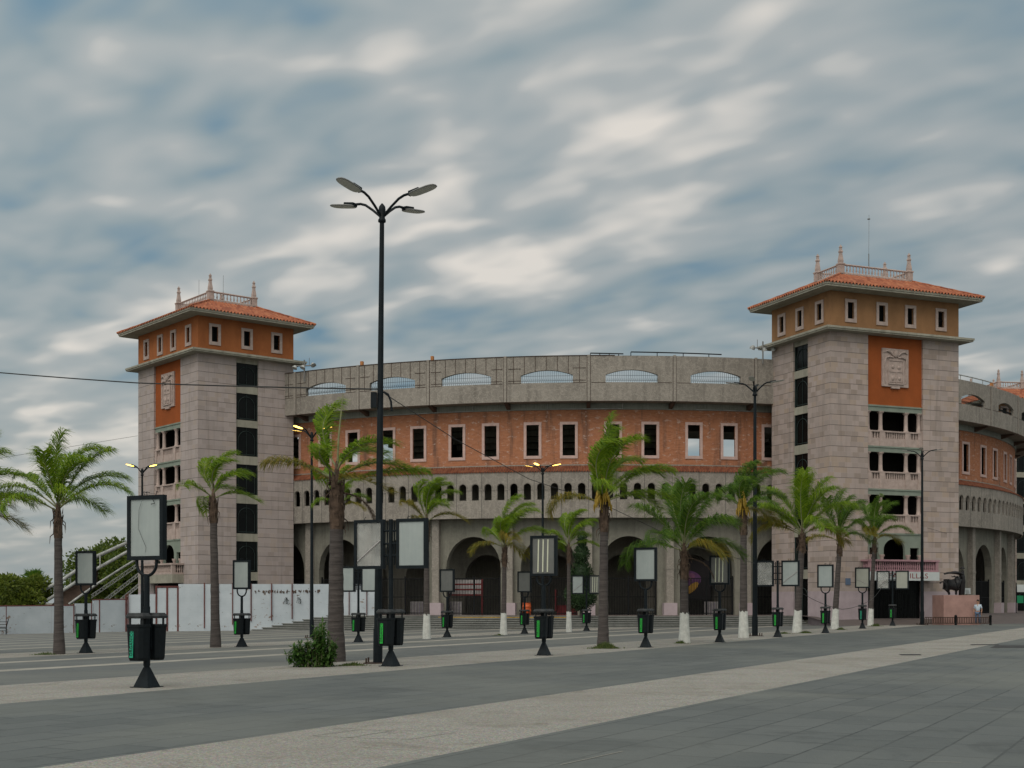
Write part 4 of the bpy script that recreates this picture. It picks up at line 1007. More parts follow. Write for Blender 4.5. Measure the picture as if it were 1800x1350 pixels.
def make_sign(name, kind, panels, label, st=None, tubes=False, struts=(0, 0)):
    T = empty(name, (0, 0, 0), 0, label, 'sign', 'advertising posts with paired litter bins')
    b = MB(); b.box(-.215, .215, -.215, .215, -.02, .015)
    for q in range(4):
        M = Matrix.Rotation(q*pi/2+.0, 4, 'Z')
        b.face([M @ Vector(v) for v in ((.05, -.008, .015), (.17, -.008, .015), (.05, -.008, .36))]); b.face([M @ Vector(v) for v in ((.05, .008, .36), (.17, .008, .015), (.05, .008, .015))]); b.face([M @ Vector(v) for v in ((.17, -.008, .015), (.17, .008, .015), (.05, .008, .36), (.05, -.008, .36))])
    rows = [[(.17*c, .17*s, .015) for c, s in ((1, 1), (-1, 1), (-1, -1), (1, -1))], [(.045*c, .045*s, .37) for c, s in ((1, 1), (-1, 1), (-1, -1), (1, -1))]]
    b.grid(rows, 0, True, False); b.build('base', MAT['black'], T)
    pt = 2.1 if kind == 'single' else 3.56
    p = MB(); p.tube([(0, 0, 0), (0, 0, pt)], .055, 10); p.tube([(0, 0, .4), (0, 0, 1.5)], .065, 10)
    p.build('post', MAT['black'], T)
    make_bin(T, -.225, st or MAT['sticker']); make_bin(T, .225, None)
    if kind == 'single':
        y = MB(); r = .23
        y.tube([(r, 0, 2.37)]+[(r*cos(-pi*k/12), 0, 2.3+r*sin(-pi*k/12)*1.0) for k in range(13)]+[(-r, 0, 2.37)], .03, 7); y.build('yoke', MAT['black'], T)
        make_box('a', T, 0, panels[0], tubes, strut=struts[0])
    else:
        y = MB()
        for z in (2.68, 2.97, 3.28): y.tube([(-.22, 0, z), (.22, 0, z)], .028, 6)
        y.tube([(-.1, 0, 2.45), (-.1, 0, 3.5)], .02, 5); y.tube([(.1, 0, 2.45), (.1, 0, 3.5)], .02, 5); y.build('bracket', MAT['black'], T)
        make_box('a', T, -.6, panels[0], False, strut=struts[0]); make_box('b', T, .6, panels[1], tubes, strut=struts[1])
    return T
P_ = MAT['panel']; PW = MAT['panelwarm']; PG = MAT['panelgrey']; PC = MAT['clear']
SIGNS = [  # px, base row, top row, kind, panels, label, extras
 (258, 1208, 870, 'single', [P_], 'nearest tall single-panel sign, milky panel with a dangling wire and teal bin sticker', dict(st=MAT['stickerteal'])),
 (687, 1171, 912, 'double', [PC, P_], 'double-panel sign in front of the tallest lamp post, left pane cracked and see-through', dict(struts=(1, 0))),
 (956, 1152, 941, 'single', [PG], 'single sign with three bare light tubes showing, between the shrub and grassy palm', dict(tubes=True)),
 (1135, 1138, 962, 'single', [P_], 'milky single sign just right of the grassy-footed tall palm', {}),
 (1265, 1129, 976, 'single', [PG], 'grimy single sign under dark arch, between two white-footed palms', dict(tubes=True)),
 (1367, 1120, 985, 'double', [PC, P_], 'double sign beside the unlit lamp post left of the right tower', dict(struts=(0, 1))),
 (1451, 1113, 992, 'single', [P_], 'single sign with clean milky panel in front of the right tower corner', {}),
 (1516, 1105, 997, 'single', [PW], 'single sign with yellowed panel and teal sticker by the leaning last palm', dict(st=MAT['stickerteal'], struts=(-1, 0))),
 (1569, 1100, 1003, 'double', [PC, PW], 'smallest double sign in front of the red ticket lettering', dict(struts=(1, 0))),
 (151, 1148, 968, 'single', [P_], 'single sign at the far left beside the bare palm trunk, before the low wall', {}),
 (425, 1137, 984, 'single', [P_], 'single sign before the left tower, beside the short palm', {}),
 (630, 1129, 995, 'double', [P_, P_], 'double sign with two milky panels left of the tallest lamp post, before the steps', {}),
 (786, 1120, 1000, 'single', [PG], 'single sign with grimy panel before the first wide arch and red boards', {}),
 (922, 1114, 1004, 'single', [PG], 'small grimy single sign half hidden left of the sign with light tubes', {}),
 (1031, 1109, 1011, 'double', [P_, PG], 'small double sign in front of the clipped cypress', dict(struts=(1, 0), tubes=True)),
]
for px, by, ty, kind, pn, lab, ex in SIGNS:
    T = make_sign('advertising_sign', kind, pn, lab, **ex); x, y, z = ground_at(px, by)
    k = (by-ty)/F*y/3.57; T.location = (x, y, z); T.scale = (k, k, k); T.rotation_euler = (0, 0, R_(-24+random.uniform(-3, 3)))
# dangling wire on the nearest sign panel belongs to that sign
near = [o for o in bpy.data.objects if o.get('label', '').startswith('nearest tall single')][0]
m = MB(); m.tube([(-.06, -.07, 3.45), (-.13, -.062, 3.3), (-.15, -.06, 2.95), (-.05, -.06, 2.75), (.03, -.06, 2.6), (.02, -.06, 2.5)], .0035, 4); m.tube([(.2, -.07, 3.48), (.24, -.07, 3.4), (.16, -.07, 3.39)], .008, 4); m.build('loose_wire', MAT['cable'], near)

# ------------------------------------------------------------------ street lamps
def make_lamp(name, H, lit, label, phi=34, rp=.1, small=False, extras=False, nheads=4, ks=.78):
    T = empty(name, (0, 0, 0), 0, label, 'street lamp', 'four-armed street lamps on the plaza')
    p = MB(); p.tube([(0, 0, 0), (0, 0, H*.35), (0, 0, H-.15)], [rp*1.45, rp*1.2, rp*.78], 12); p.tube([(0, 0, 0), (0, 0, .9)], rp*1.62, 12)
    p.lathe([(rp*.8, -.32), (rp*1.35, -.3), (rp*1.35, -.24), (rp, -.2), (rp*1.25, 0), (rp*1.1, .1), (.02, .18)], 10, (0, 0, H)); p.build('pole', MAT['black'], T)
    b = MB(); b.box(-.34, .34, -.34, .34, -.02, .02)
    for sx in (-.27, .27):
        for sy in (-.27, .27): b.tube([(sx, sy, .02), (sx, sy, .14)], .025, 6)
    b.build('base_plate', MAT['ironbrown'], T)
    for k in range(nheads):
        a = R_(phi+90*k); dx, dy = cos(a)*ks, sin(a)*ks
        ar = MB(); ar.tube([(dx*.05, dy*.05, H-.15), (dx*.3, dy*.3, H+.05), (dx*.55, dy*.55, H+.22), (dx*.72, dy*.72, H+.28), (dx*.95, dy*.95, H+.3)], .034, 7)
        arm = ar.build('arm', MAT['black'], T)
        h = MB(); c = (dx*1.32, dy*1.32, H+.31); M = Matrix.Translation(c) @ Matrix.Rotation(a, 4, 'Z') @ Matrix.Rotation(R_(-9), 4, 'Y') @ Matrix.Scale(ks, 4)
        def ov(z, sx, sy, n_=16): return [M @ Vector((sx*abs(cos(2*pi*q/n_))**.7*(1 if cos(2*pi*q/n_) > 0 else -1), sy*abs(sin(2*pi*q/n_))**.7*(1 if sin(2*pi*q/n_) > 0 else -1), z)) for q in range(n_)]
        rows = [ov(-.018, .40, .16), ov(.0, .42, .175), ov(.022, .41, .165), ov(.03, .32, .11)]
        h.grid(rows, 0, True, False); h.face(rows[-1], 0); h.face(rows[0][::-1], 1)
        h.box(-.40, -.08, -.09, .09, .028, .09, 2, M); h.box(-.44, -.38, -.05, .05, -.01, .06, 2, M)
        h.build('lamp_head', [MAT['lamphead'], MAT['lit'] if lit else MAT['lampunder'], MAT['black']], arm)
    if extras:
        e = MB(); e.box(-.24, -.09, -.1, .1, H-5.12, H-4.72); e.build('control_box', MAT['black'], T)
        e = MB(); e.tube([(.08, 0, H-4.7), (.2, 0, H-4.76), (.28, 0, H-4.95), (.30, 0, H-5.2)], .03, 6); e.build('bracket', MAT['black'], T)
    return T
for px, D, hub, lit, rp, lab, ph in ((664, None, 370, False, .075, 'tallest near lamp post, unlit, beside the double sign with cracked pane', -33.5),
        (548, None, 765, True, .07, 'lit lamp post with yellow lamps where the left tower meets the brick', -33),
        (250, 88, 828, True, .08, 'lit lamp post with yellow lamps in front of left tower balconies', -33),
        (954, 91, 826, True, .08, 'lit lamp post with yellow lamps in the middle before the small arched windows', -25),
        (1327, None, 684, False, .085, 'unlit lamp post standing just left of the right tower', -18),
        (1621, 90.5, 800, False, .085, 'unlit lamp post in front of right tower door, right of lettering', -20)):
    base = {664: 1166, 548: 1121, 1327: 1118}.get(px)
    if D is None: x, y, z = ground_at(px, base)
    else: x, y = X_(px, D), D; z = gz(x, y)+(.02 if px < 1600 else 0)
    H = zat(hub, y)-z
    T = make_lamp('street_lamp', H, lit, lab, ph, rp, extras=(px == 664), ks=1.0 if px == 664 else .78); T.location = (x, y, z)
    if px == 664: T.rotation_euler = (0, R_(.55), 0)

# ------------------------------------------------------------------ palms
def frond(mb, base, az, el, L, droop, wind, leafL, mi, rnd, stalk_mi, bare=.15, wid=.015):
    n_ = 18; d = Vector((cos(az)*cos(el), sin(az)*cos(el), sin(el))); p = Vector(base); pts = [p.copy()]; dirs = [d.copy()]
    for i in range(n_):
        t = (i+1)/n_
        d = (d+Vector((wind*t, 0, -droop*t))*(2.2/n_)).normalized(); p = p+d*(L/n_); pts.append(p.copy()); dirs.append(d.copy())
    mb.tube(pts, [.032*(1-.85*i/n_) for i in range(n_+1)], 5, stalk_mi, False)
    m = int(L*64)
    for k in range(m):
        t = bare+(1-bare)*(k+.5)/m; f = t*n_; i = min(n_-1, int(f)); q = pts[i].lerp(pts[i+1], f-i); tg = dirs[i]
        side = tg.cross(Vector((0, 0, 1)))
        if side.length < .05: side = Vector((sin(az), -cos(az), 0))
        side.normalize(); upv = side.cross(tg).normalized()
        ll = leafL*(sin(pi*min(1, .14+.86*(1-(t-bare)/(1-bare))**.8))**.6+.12)*rnd.uniform(.8, 1.1)
        for sgn in (-1, 1):
            dd = (tg*rnd.uniform(.5, 1.0)+side*sgn*rnd.uniform(.6, .95)+upv*rnd.uniform(-.1, .45)).normalized()
            a = q; b = a+dd*ll*.5; dd2 = (dd+Vector((wind*.8, 0, -rnd.uniform(.5, 1.5)))).normalized(); c = b+dd2*ll*.5
            wv = dd.cross(upv).normalized()*wid
            wv2 = wv*.8
            mb.face([a-wv*.5, a+wv*.5, b+wv2, b-wv2], mi); mb.face([b-wv2, b+wv2, c], mi)
def palm(px, by, ty, label, tw=.34, lean=0, wash=False, n=11, L=2.2, seed=0, wind=.55, dark=False, boots=1.0, spear=0, flower=False, old=2, extra=(), x=None, D=None, scale_el=1.0, dead=False):
    if D is None: x, D, z = ground_at(px, by)
    else: x = X_(px, D); z = gz(x, D)
    H = zat(ty, D)-z; rnd = random.Random(seed+11); lx = lean/F*D
    T = empty('palm_tree', (x, D, z), 0, label, 'palm', 'young queen palms planted along the plaza')
    r = tw/2; N_ = 22
    cen = lambda t: Vector((lx*t**1.1, 0, H*t))
    def rad(t): return r*(1.22-.22*min(1, t*5))*(1-.3*t)
    tr = MB(); tr.tube([cen(t/N_)+Vector((rnd.uniform(-.006, .006), 0, -.05 if t == 0 else 0)) for t in range(N_+1)], [rad(t/N_)*(1+.025*(t % 2)) for t in range(N_+1)], 14)
    tr.build('trunk', MAT['bark'], T)
    if wash:
        w_ = MB(); hh = 1.15; w_.tube([cen(t/8*hh/H)+Vector((0, 0, -.03 if t == 0 else 0)) for t in range(9)], [rad(t/8*hh/H)+.018 for t in range(9)], 14); w_.v = [(a, b, c+(rnd.uniform(-.07, .05) if c > hh*.95 else 0)) for a, b, c in w_.v]; w_.build('whitewash', MAT['whitewash'], T)
    top = cen(1.0)
    bt = MB()
    bt.lathe([(r*.8, -.6*boots), (r*.9, -.4*boots), (r*.85, 0), (r*.6, .3), (r*.3, .65), (.03, .95)], 10, tuple(top))
    for k in range(int(20*boots)+4):
        a = k*2.4; zz = -.6*boots+k*(.8*boots+.15)/(20*boots+4); d = Vector((cos(a), sin(a), 0)); b0 = top+d*r*.78+Vector((0, 0, zz))
        tip = b0+d*rnd.uniform(.0, .1)+Vector((0, 0, rnd.uniform(.18, .42))); sd_ = Vector((-sin(a), cos(a), 0))*r*.34
        bt.face([b0-sd_, b0+sd_, tip+sd_*.2, tip-sd_*.2]); bt.face([tip-sd_*.2, tip+sd_*.2, b0+sd_+d*.02, b0-sd_+d*.02])
        if rnd.random() < .3:
            bt.tube([b0, b0+d*.12+Vector((0, 0, -.1)), b0+d*.14+Vector((0, 0, -.35))], [.02, .015, .006], 4)
    bt.build('leaf_base', MAT['deadleaf'], T)
    cr = MB(); cb = top+Vector((0, 0, .45))
    for k in range(n):
        q = k/max(1, n-1); az = k*2.39996+rnd.uniform(-.3, .3)+seed; el = R_((84-58*q)*scale_el+rnd.uniform(-6, 6))
        mi = 1 if (k >= n-old) else 0
        frond(cr, cb+Vector((0, 0, .3-.45*q)), az, el, L*rnd.uniform(.82, 1.08), .55+.8*q+rnd.uniform(-.1, .25), wind*1.75*rnd.uniform(.6, 1.3), L*.31, mi, rnd, 2)
    for (azd, eld, l, dr, mi) in extra: frond(cr, cb+Vector((0, 0, -.05)), R_(azd), R_(eld), l, dr, wind*.3, L*.29, mi, rnd, 2, .22)
    if spear: cr.tube([cb, cb+Vector((.05, 0, spear*.5)), cb+Vector((.17, 0, spear))], [.035, .028, .012], 6, 2)
    cr.build('crown', [MAT['fronddark'] if dark else MAT['frond'], MAT['frondold'], MAT['stalk']], T)
    if flower:
        fl = MB(); b0 = top+Vector((-.06, -.12, .3))
        for k in range(130):
            h = rnd.uniform(0, 1)**.8; a = rnd.uniform(0, 2*pi); q = b0+Vector((-.04*h, -.03, .05+.95*h)); rr_ = .26*(1-h)+.06
            P = [q, q+Vector((cos(a)*rr_*.7, sin(a)*rr_*.7, .02)), q+Vector((cos(a)*rr_, sin(a)*rr_, -.16)), q+Vector((cos(a)*rr_*1.02, sin(a)*rr_*1.02, -.34))]
            fl.tube(P, [.02, .024, .022, .01], 5)
        fl.tube([b0+Vector((0, 0, -.3)), b0+Vector((-.04, 0, 1.0)), b0+Vector((-.1, 0, 1.25))], [.03, .03, .004], 6)
        fl.build('blossom', MAT['flower'], T)
    if dead:
        dm = MB(); frond(dm, top+Vector((0, 0, .1)), R_(-20), R_(-5), 1.5, 1.6, .0, .2, 0, rnd, 0); dm.build('dead_frond', MAT['deadleaf'], T)
    return T
palm(104, 1150, 915, 'palm at the far left with long bare ringed trunk and wide arching fronds', .34, -2, n=10, L=2.35, seed=1, extra=((4, 42, 2.6, 1.25, 0), (178, 40, 2.6, 1.3, 0), (10, 66, 2.7, .95, 0)), wind=.35, old=0)
palm(-62, 1150, 930, 'palm mostly outside the frame, only its frond tips showing at the left edge', .34, 0, n=10, L=2.7, seed=5, extra=((0, 38, 2.5, 1.15, 0),))
palm(379, 1138, 893, 'palm in front of the left tower with compact windswept crown', .36, -4, n=9, L=1.9, seed=2, wind=.9, old=0, scale_el=.9)
palm(590, 1163, 872, 'thick-trunked near palm rising out of the leafy shrub', .46, 2, n=7, L=2.1, seed=3, wind=1.0, spear=2.3, boots=1.5, old=1, scale_el=.72, dead=True, extra=((8, 14, 2.4, .25, 0), (184, 30, 2.0, .8, 1)))
palm(598, 1127, 905, 'palm hidden behind the thick near trunk, a sliver of whitewashed foot showing', .30, 0, wash=True, n=7, L=1.5, seed=4, old=1)
palm(750, 1123, 930, 'white-footed palm half behind the right pane of the cracked double sign', .31, 0, wash=True, n=10, L=2.0, seed=6, wind=.7, old=3)
palm(885, 1116, 975, 'short white-footed palm with dry brown sheath before the first wide arch', .31, 2, wash=True, n=9, L=2.6, seed=7, wind=.5, old=2, boots=1.1, extra=((200, 20, 2.0, 1.2, 1),))
palm(1000, 1111, 972, 'thin white-footed palm just left of the clipped cypress', .27, 0, wash=True, n=9, L=2.1, seed=8, wind=.5, old=0)
palm(1060, 1139, 902, 'tall palm with yellow blossom and weeds at its unpainted foot', .36, 2, n=9, L=2.3, seed=9, wind=.75, flower=True, boots=1.1, spear=0, old=1, extra=((2, 48, 2.7, 1.0, 0), (6, 20, 2.4, .7, 0), (90, 88, 3.0, .05, 0)), scale_el=.9)
palm(1203, 1130, 985, 'palm with deep green spreading crown in front of the painted arch', .36, 0, wash=True, n=12, L=2.7, seed=10, wind=.4, dark=True, boots=1.3, dead=True, old=1, scale_el=.8)
palm(1307, 1121, 912, 'tall white-footed palm beside the unlit lamp post left of the right tower', .36, 0, wash=True, n=10, L=2.2, seed=11, wind=.5, dark=True, boots=1.2, flower=True, old=1)
palm(1401, 1112, 952, 'leaning palm with bushy yellow-green crown by the right tower side windows', .40, 9, wash=True, n=13, L=2.9, seed=12, wind=.1, old=2, extra=((180, 45, 2.9, .7, 0), (176, 30, 2.6, .6, 1)))
palm(1467, 1106, 960, 'slender leaning palm in front of the right tower corner', .36, 9, wash=True, n=10, L=2.6, seed=13, wind=.45, dark=True, old=1)
palm(1530, 1100, 957, 'last palm in the row, before the balconies of the right tower', .32, 7, wash=True, n=11, L=2.5, seed=14, wind=.35, old=3, dark=True)

# ------------------------------------------------------------------ shrubs, weeds, trees
def leaf_quad(mb, p, d, up, l, w, mi=0):
    s = d.cross(up)
    if s.length < .05: s = d.cross(Vector((1, 0, 0)))
    s.normalize(); m_ = p+d*l*.5; mb.face([p, m_+s*w, p+d*l, m_-s*w], mi)
def rdir(rnd):
    while True:
        v = Vector((rnd.uniform(-1, 1), rnd.uniform(-1, 1), rnd.uniform(-1, 1)))
        if .05 < v.length < 1: return v.normalized()
def shrub(px, by, label):
    x, D, z = ground_at(px, by); T = empty('shrub', (x, D, z), 0, label, 'shrub'); rnd = random.Random(21)
    st = MB(); lf = MB()
    for k in range(52):
        a = rnd.uniform(0, 2*pi); q = rnd.random()**.5; bx = cos(a)*.5*q-.12; byy = sin(a)*.4*q
        h = (1.0-.55*abs(bx-.02)/.7)*rnd.uniform(.6, 1.05)*(1.12 if -.1 < bx < .2 else .8)
        tip = Vector((bx*1.25+rnd.uniform(-.1, .1), byy*1.3, h)); b0 = Vector((bx*.9, byy*.9, 0)); mid = b0.lerp(tip, .5)+Vector((rnd.uniform(-.05, .05), 0, .05))
        st.tube([b0, mid, tip], [.014, .01, .004], 4)
        for i in range(38):
            t = .06+.94*i/38; p = b0.lerp(mid, t*2) if t < .5 else mid.lerp(tip, t*2-1); d = (rdir(rnd)*.9+Vector((0, 0, .1))).normalized(); d.z -= .25; d.normalize()
            leaf_quad(lf, p, d, Vector((0, 0, 1)), rnd.uniform(.12, .22), rnd.uniform(.025, .045))
    st.build('stem', MAT['stalk'], T); lf.build('foliage', MAT['shrub'], T)
shrub(560, 1172, 'leafy dark green shrub at the foot of the thick near palm')
def weeds(px, by, w, n, h, label):
    x, D, z = ground_at(px, by); rnd = random.Random(px); m = MB()
    for k in range(n):
        bx = rnd.gauss(0, w/2.4); byy = rnd.gauss(0, .12); hh = h*rnd.uniform(.4, 1)*max(.3, 1-abs(bx)/w); d = Vector((rnd.uniform(-.6, .6), rnd.uniform(-.4, .4), 1)).normalized()
        p = Vector((bx, byy, -.01)); s = Vector((.012, 0, 0)); q = p+d*hh*.6; e = q+(d+Vector((rnd.uniform(-.6, .6), 0, -.3))).normalized()*hh*.4
        m.face([p-s, p+s, q+s*.7, q-s*.7]); m.face([q-s*.7, q+s*.7, e])
    o = m.build('weed_tuft', MAT['grass']); o.location = (x, D, z); tag(o, label, 'weeds', 'weed tufts at the palm feet'); o['kind'] = 'stuff'
weeds(620, 1170, .5, 260, .14, 'low grass spilling right of the leafy shrub')
weeds(1064, 1140, .55, 420, .35, 'tall weed tuft around the foot of the blossoming palm')
weeds(1196, 1131, .3, 120, .2, 'small weed tuft by the white foot of the deep green palm')
weeds(1378, 1114, .45, 160, .16, 'weeds left of the bushy leaning palm foot')
weeds(1416, 1113, .5, 180, .2, 'weeds right of the bushy leaning palm foot')
weeds(1478, 1107, .35, 140, .22, 'weeds right of the slender leaning palm foot')
weeds(1540, 1101, .5, 180, .3, 'weeds at the foot of the last palm in the row')
weeds(80, 1151, .6, 120, .16, 'sparse dry weeds left of the far left palm foot')
weeds(877, 1117, .4, 90, .15, 'sparse weeds by the short palm before the first wide arch')
def tree(px, D, zb, H, rx, rz_, label, mat, seed, n=2600, ls=.28, name='tree', lobes=14, ry=None):
    x = X_(px, D); T = empty(name, (x, D, zb), 0, label, 'tree', 'trees beyond the white wall'); rnd = random.Random(seed); ry = ry or rx
    tr = MB(); tr.tube([(0, 0, -.3), (.1, 0, H*.35), (.05, 0, H*.7)], [.2, .15, .06], 8); crn = MB(); L_ = []
    for k in range(lobes):
        a = rnd.uniform(0, 2*pi); q = sqrt(rnd.random())*.75; c = Vector((cos(a)*rx*q, sin(a)*ry*q, H-rz_+rnd.uniform(-.75, .7)*rz_)); L_.append((c, rnd.uniform(.28, .5)*min(rx, rz_)))
        tr.tube([(.08, 0, H*.4), c*.6+Vector((0, 0, H*.2)), c], [.07, .045, .015], 5)
    tr.build('trunk', MAT['bark'], T)
    for k in range(n):
        c, r = L_[k % lobes]; d = rdir(rnd); p = c+Vector((d.x*r*1.25, d.y*r*1.25, d.z*r))*rnd.uniform(.55, 1.1); e = (d+rdir(rnd)*.9).normalized()
        leaf_quad(crn, p, e, rdir(rnd), rnd.uniform(.7, 1.3)*ls, ls*.3)
    crn.build('crown', mat, T)
tree(35, 118, -1, 4.9, 2.8, 2.3, 'round olive-green bushy tree above the low wall at the far left', MAT['olive'], 1, 9000, .34)
tree(-12, 140, -1, 5.2, 3, 2.2, 'darker tree cut by the left frame edge behind the bushy one', MAT['foliage'], 2, 2600, .35)
tree(196, 150, -1, 9.4, 4.2, 3.8, 'tall dark tree behind the footbridge next to the left tower', MAT['foliage'], 3, 11000, .40)
tree(226, 138, -1, 7.6, 2.6, 3.2, 'dense dark tree touching the left tower edge', MAT['foliage'], 4, 7000, .38)
tree(150, 160, -1, 5.6, 3.0, 2.3, 'low dark tree behind the footbridge ramp foot', MAT['foliage'], 6, 6000, .38)
tree(14, 190, -1, 6.3, 4.5, 2.4, 'far grey-green tree line piece at the left edge', MAT['olive'], 7, 2600, .5)
def fan_palm(px, D, zb, H, label):
    x = X_(px, D); T = empty('fan_palm', (x, D, zb), 0, label, 'palm'); rnd = random.Random(9)
    m = MB(); m.tube([(0, 0, -.2), (0, 0, H)], [.3, .22], 10); m.build('trunk', MAT['bark'], T); c = MB()
    for k in range(26):
        a = k*2.4; el = R_(85-100*k/26); d = Vector((cos(a)*cos(el), sin(a)*cos(el), sin(el))); hub = Vector((0, 0, H))+d*rnd.uniform(.7, 1.1); c.tube([(0, 0, H), hub], .025, 4)
        s = d.cross(Vector((0, 0, 1))).normalized() if abs(d.z) < .98 else Vector((1, 0, 0)); u = s.cross(d).normalized()
        for j in range(15):
            t = -1.25+2.5*j/14; e = (d*cos(t)+s*sin(t)).normalized(); ll = rnd.uniform(.85, 1.15)*(1-.12*abs(t)); pp = s*cos(t)-d*sin(t)
            m_ = hub+e*ll*.6; tip = hub+e*ll+Vector((0, 0, -.2)); c.face([hub, m_+pp*.05, tip, m_-pp*.05])
    c.build('crown', MAT['fronddark'], T)
fan_palm(60, 135, -1, 4.3, 'stiff fan palm rising behind the round olive-green tree')
def cypress():
    D = 93.0; x = X_(1022, D); T = empty('cypress', (x, D, PLAT-.2), 0, 'clipped cypress with stacked rounded tiers between the arches', 'tree'); rnd = random.Random(5)
    m = MB(); m.tube([(0, 0, 0), (0, 0, 5.6)], [.12, .03], 7); m.build('trunk', MAT['bark'], T); c = MB()
    for (cx_, cz, rx, rz_, n_) in ((-.05, 1.6, 1.05, 1.0, 3000), (.0, 3.1, .72, .95, 1700), (.0, 4.5, .5, .6, 900), (.05, 5.5, .28, .55, 500)):
        for k in range(n_):
            d = rdir(rnd); q = rnd.uniform(.75, 1.08); leaf_quad(c, Vector((cx_+d.x*rx*q, d.y*rx*q, cz+d.z*rz_*q)), (d+rdir(rnd)*.8+Vector((0, 0, .4))).normalized(), rdir(rnd), rnd.uniform(.1, .2), .035)
        c.ellipsoid((cx_, 0, cz), (rx*.8, rx*.8, rz_*.85), 10, 8)
    c.build('crown', MAT['cypress'], T)
cypress()

# ------------------------------------------------------------------ footbridge behind the wall
fb = empty('footbridge', (X_(80, 120), 120, -.9), 0, 'white tubular footbridge ramp climbing behind the low white wall', 'footbridge')
def lp(px, py, D): return Vector((X_(px, D)-X_(80, 120), D-120, zat(py, D)+.9))
m = MB(); m.tube([lp(72, 1040, 118), lp(112, 1018, 118), lp(170, 978, 119), lp(232, 950, 122)], .16, 8); m.build('top_chord', MAT['whitepipe'], fb)
m = MB(); m.tube([lp(78, 1058, 118), lp(112, 1037, 118), lp(170, 1000, 119), lp(245, 958, 122)], .15, 8); m.build('middle_chord', MAT['whitepipe'], fb)
m = MB(); m.tube([lp(121, 1062, 117), lp(170, 1027, 118), lp(215, 998, 120), lp(245, 980, 122)], .1, 8); m.build('lower_chord', MAT['whitepipe'], fb)
m = MB()
for px, y0, y1 in ((95, 1027, 1047), (124, 1010, 1030), (150, 992, 1013), (176, 975, 997)): m.tube([lp(px, y0, 118.4), lp(px, y1, 118.4)], .06, 6)
m.build('strut', MAT['whitepipe'], fb)
m = MB(); a, b, c, d = lp(80, 1075, 118.3), lp(112, 1040, 118.3), lp(170, 1003, 119.3), lp(170, 1030, 119.3); e = lp(118, 1066, 118.3)
m.face([a, e, b]); m.face([b, e, d, c]); n2 = Vector((0, .3, 0)); m.face([a+n2, b+n2, e+n2]); m.face([b+n2, c+n2, d+n2, e+n2]); m.face([a, b, b+n2, a+n2]); m.face([b, c, c+n2, b+n2]); m.face([e, a, a+n2, e+n2]); m.face([d, e, e+n2, d+n2]); m.build('deck', MAT['blackboard'], fb)
m = MB(); rnd = random.Random(4)
for (x0_, y0_, x1_, y1_) in ((160, 1046, 245, 988), (172, 1062, 246, 1005), (195, 1066, 246, 1024)):
    P = [lp(x0_+(x1_-x0_)*k/14, y0_+(y1_-y0_)*k/14, 121) for k in range(15)]
    m.tube(P, .03, 5)
    Q = [p+Vector((0, 0, -.32)) for p in P]; m.tube(Q, .03, 5)
    for k in range(14): m.tube([P[k], Q[k+1]], .022, 4); m.tube([Q[k], P[k+1]], .022, 4)
m.build('truss_railing', MAT['whitepipe'], fb)
# far lamp and chair at the left edge
m = MB(); x, D = X_(-2, 92), 91.6
ch = empty('folded_chair', (X_(2, 90), 90.2, gz(X_(2, 90), 90)), R_(20), 'dark ladder-backed metal chair at the left frame edge by the wall', 'chair')
for xx in (-.25, .25): m.tube([(xx, 0, 0), (xx*1.02, .08, .5), (xx*1.1+.12, .15, 1.05)], .03, 6)
for z in (.25, .5, .68, .86): m.tube([(-.25+z*.1, .06, z), (.25+z*.1, .06, z)], .018, 5)
m.build('back_frame', MAT['iron'], ch); m = MB(); m.box(-.26, .26, -.42, 0, .42, .46); m.build('seat', MAT['iron'], ch); m = MB()
for xx in (-.24, .24): m.tube([(xx, -.4, 0), (xx, -.38, .43)], .022, 5)
m.build('leg', MAT['iron'], ch)

# ------------------------------------------------------------------ statue and its fence
SX, SY = X_(1680, 91.2), 91.2; sz = -.05
st = empty('bullfight_statue', (SX, SY, sz), R_(8), 'bronze bull and bullfighter with flying cape on a square red stone plinth', 'statue')
m = MB(); m.box(-1.28, 1.28, -.85, .85, -.3, 2.07); m.build('plinth', MAT['plinth_red'], st)
def skin_obj(name, verts, edges, radii, mat, parent, loc=(0, 0, 0), root=0, sub=1):
    me = bpy.data.meshes.new(name); me.from_pydata(verts, edges, []); me.materials.append(mat)
    o = bpy.data.objects.new(name, me); COL.objects.link(o); o.parent = parent; o.location = loc
    md = o.modifiers.new('Skin', 'SKIN'); md.use_smooth_shade = True
    for i, d in enumerate(me.skin_vertices[0].data): d.radius = (radii[i], radii[i]) if isinstance(radii[i], (int, float)) else radii[i]; d.use_root = (i == root)
    s = o.modifiers.new('Subdivision', 'SUBSURF'); s.levels = sub; s.render_levels = sub
    # bake so the object is an ordinary mesh
    bpy.context.view_layer.update(); bm_ = bpy.data.meshes.new_from_object(o.evaluated_get(bpy.context.evaluated_depsgraph_get()))
    o.modifiers.clear(); o.data = bm_
    for p in bm_.polygons: p.use_smooth = True
    return o
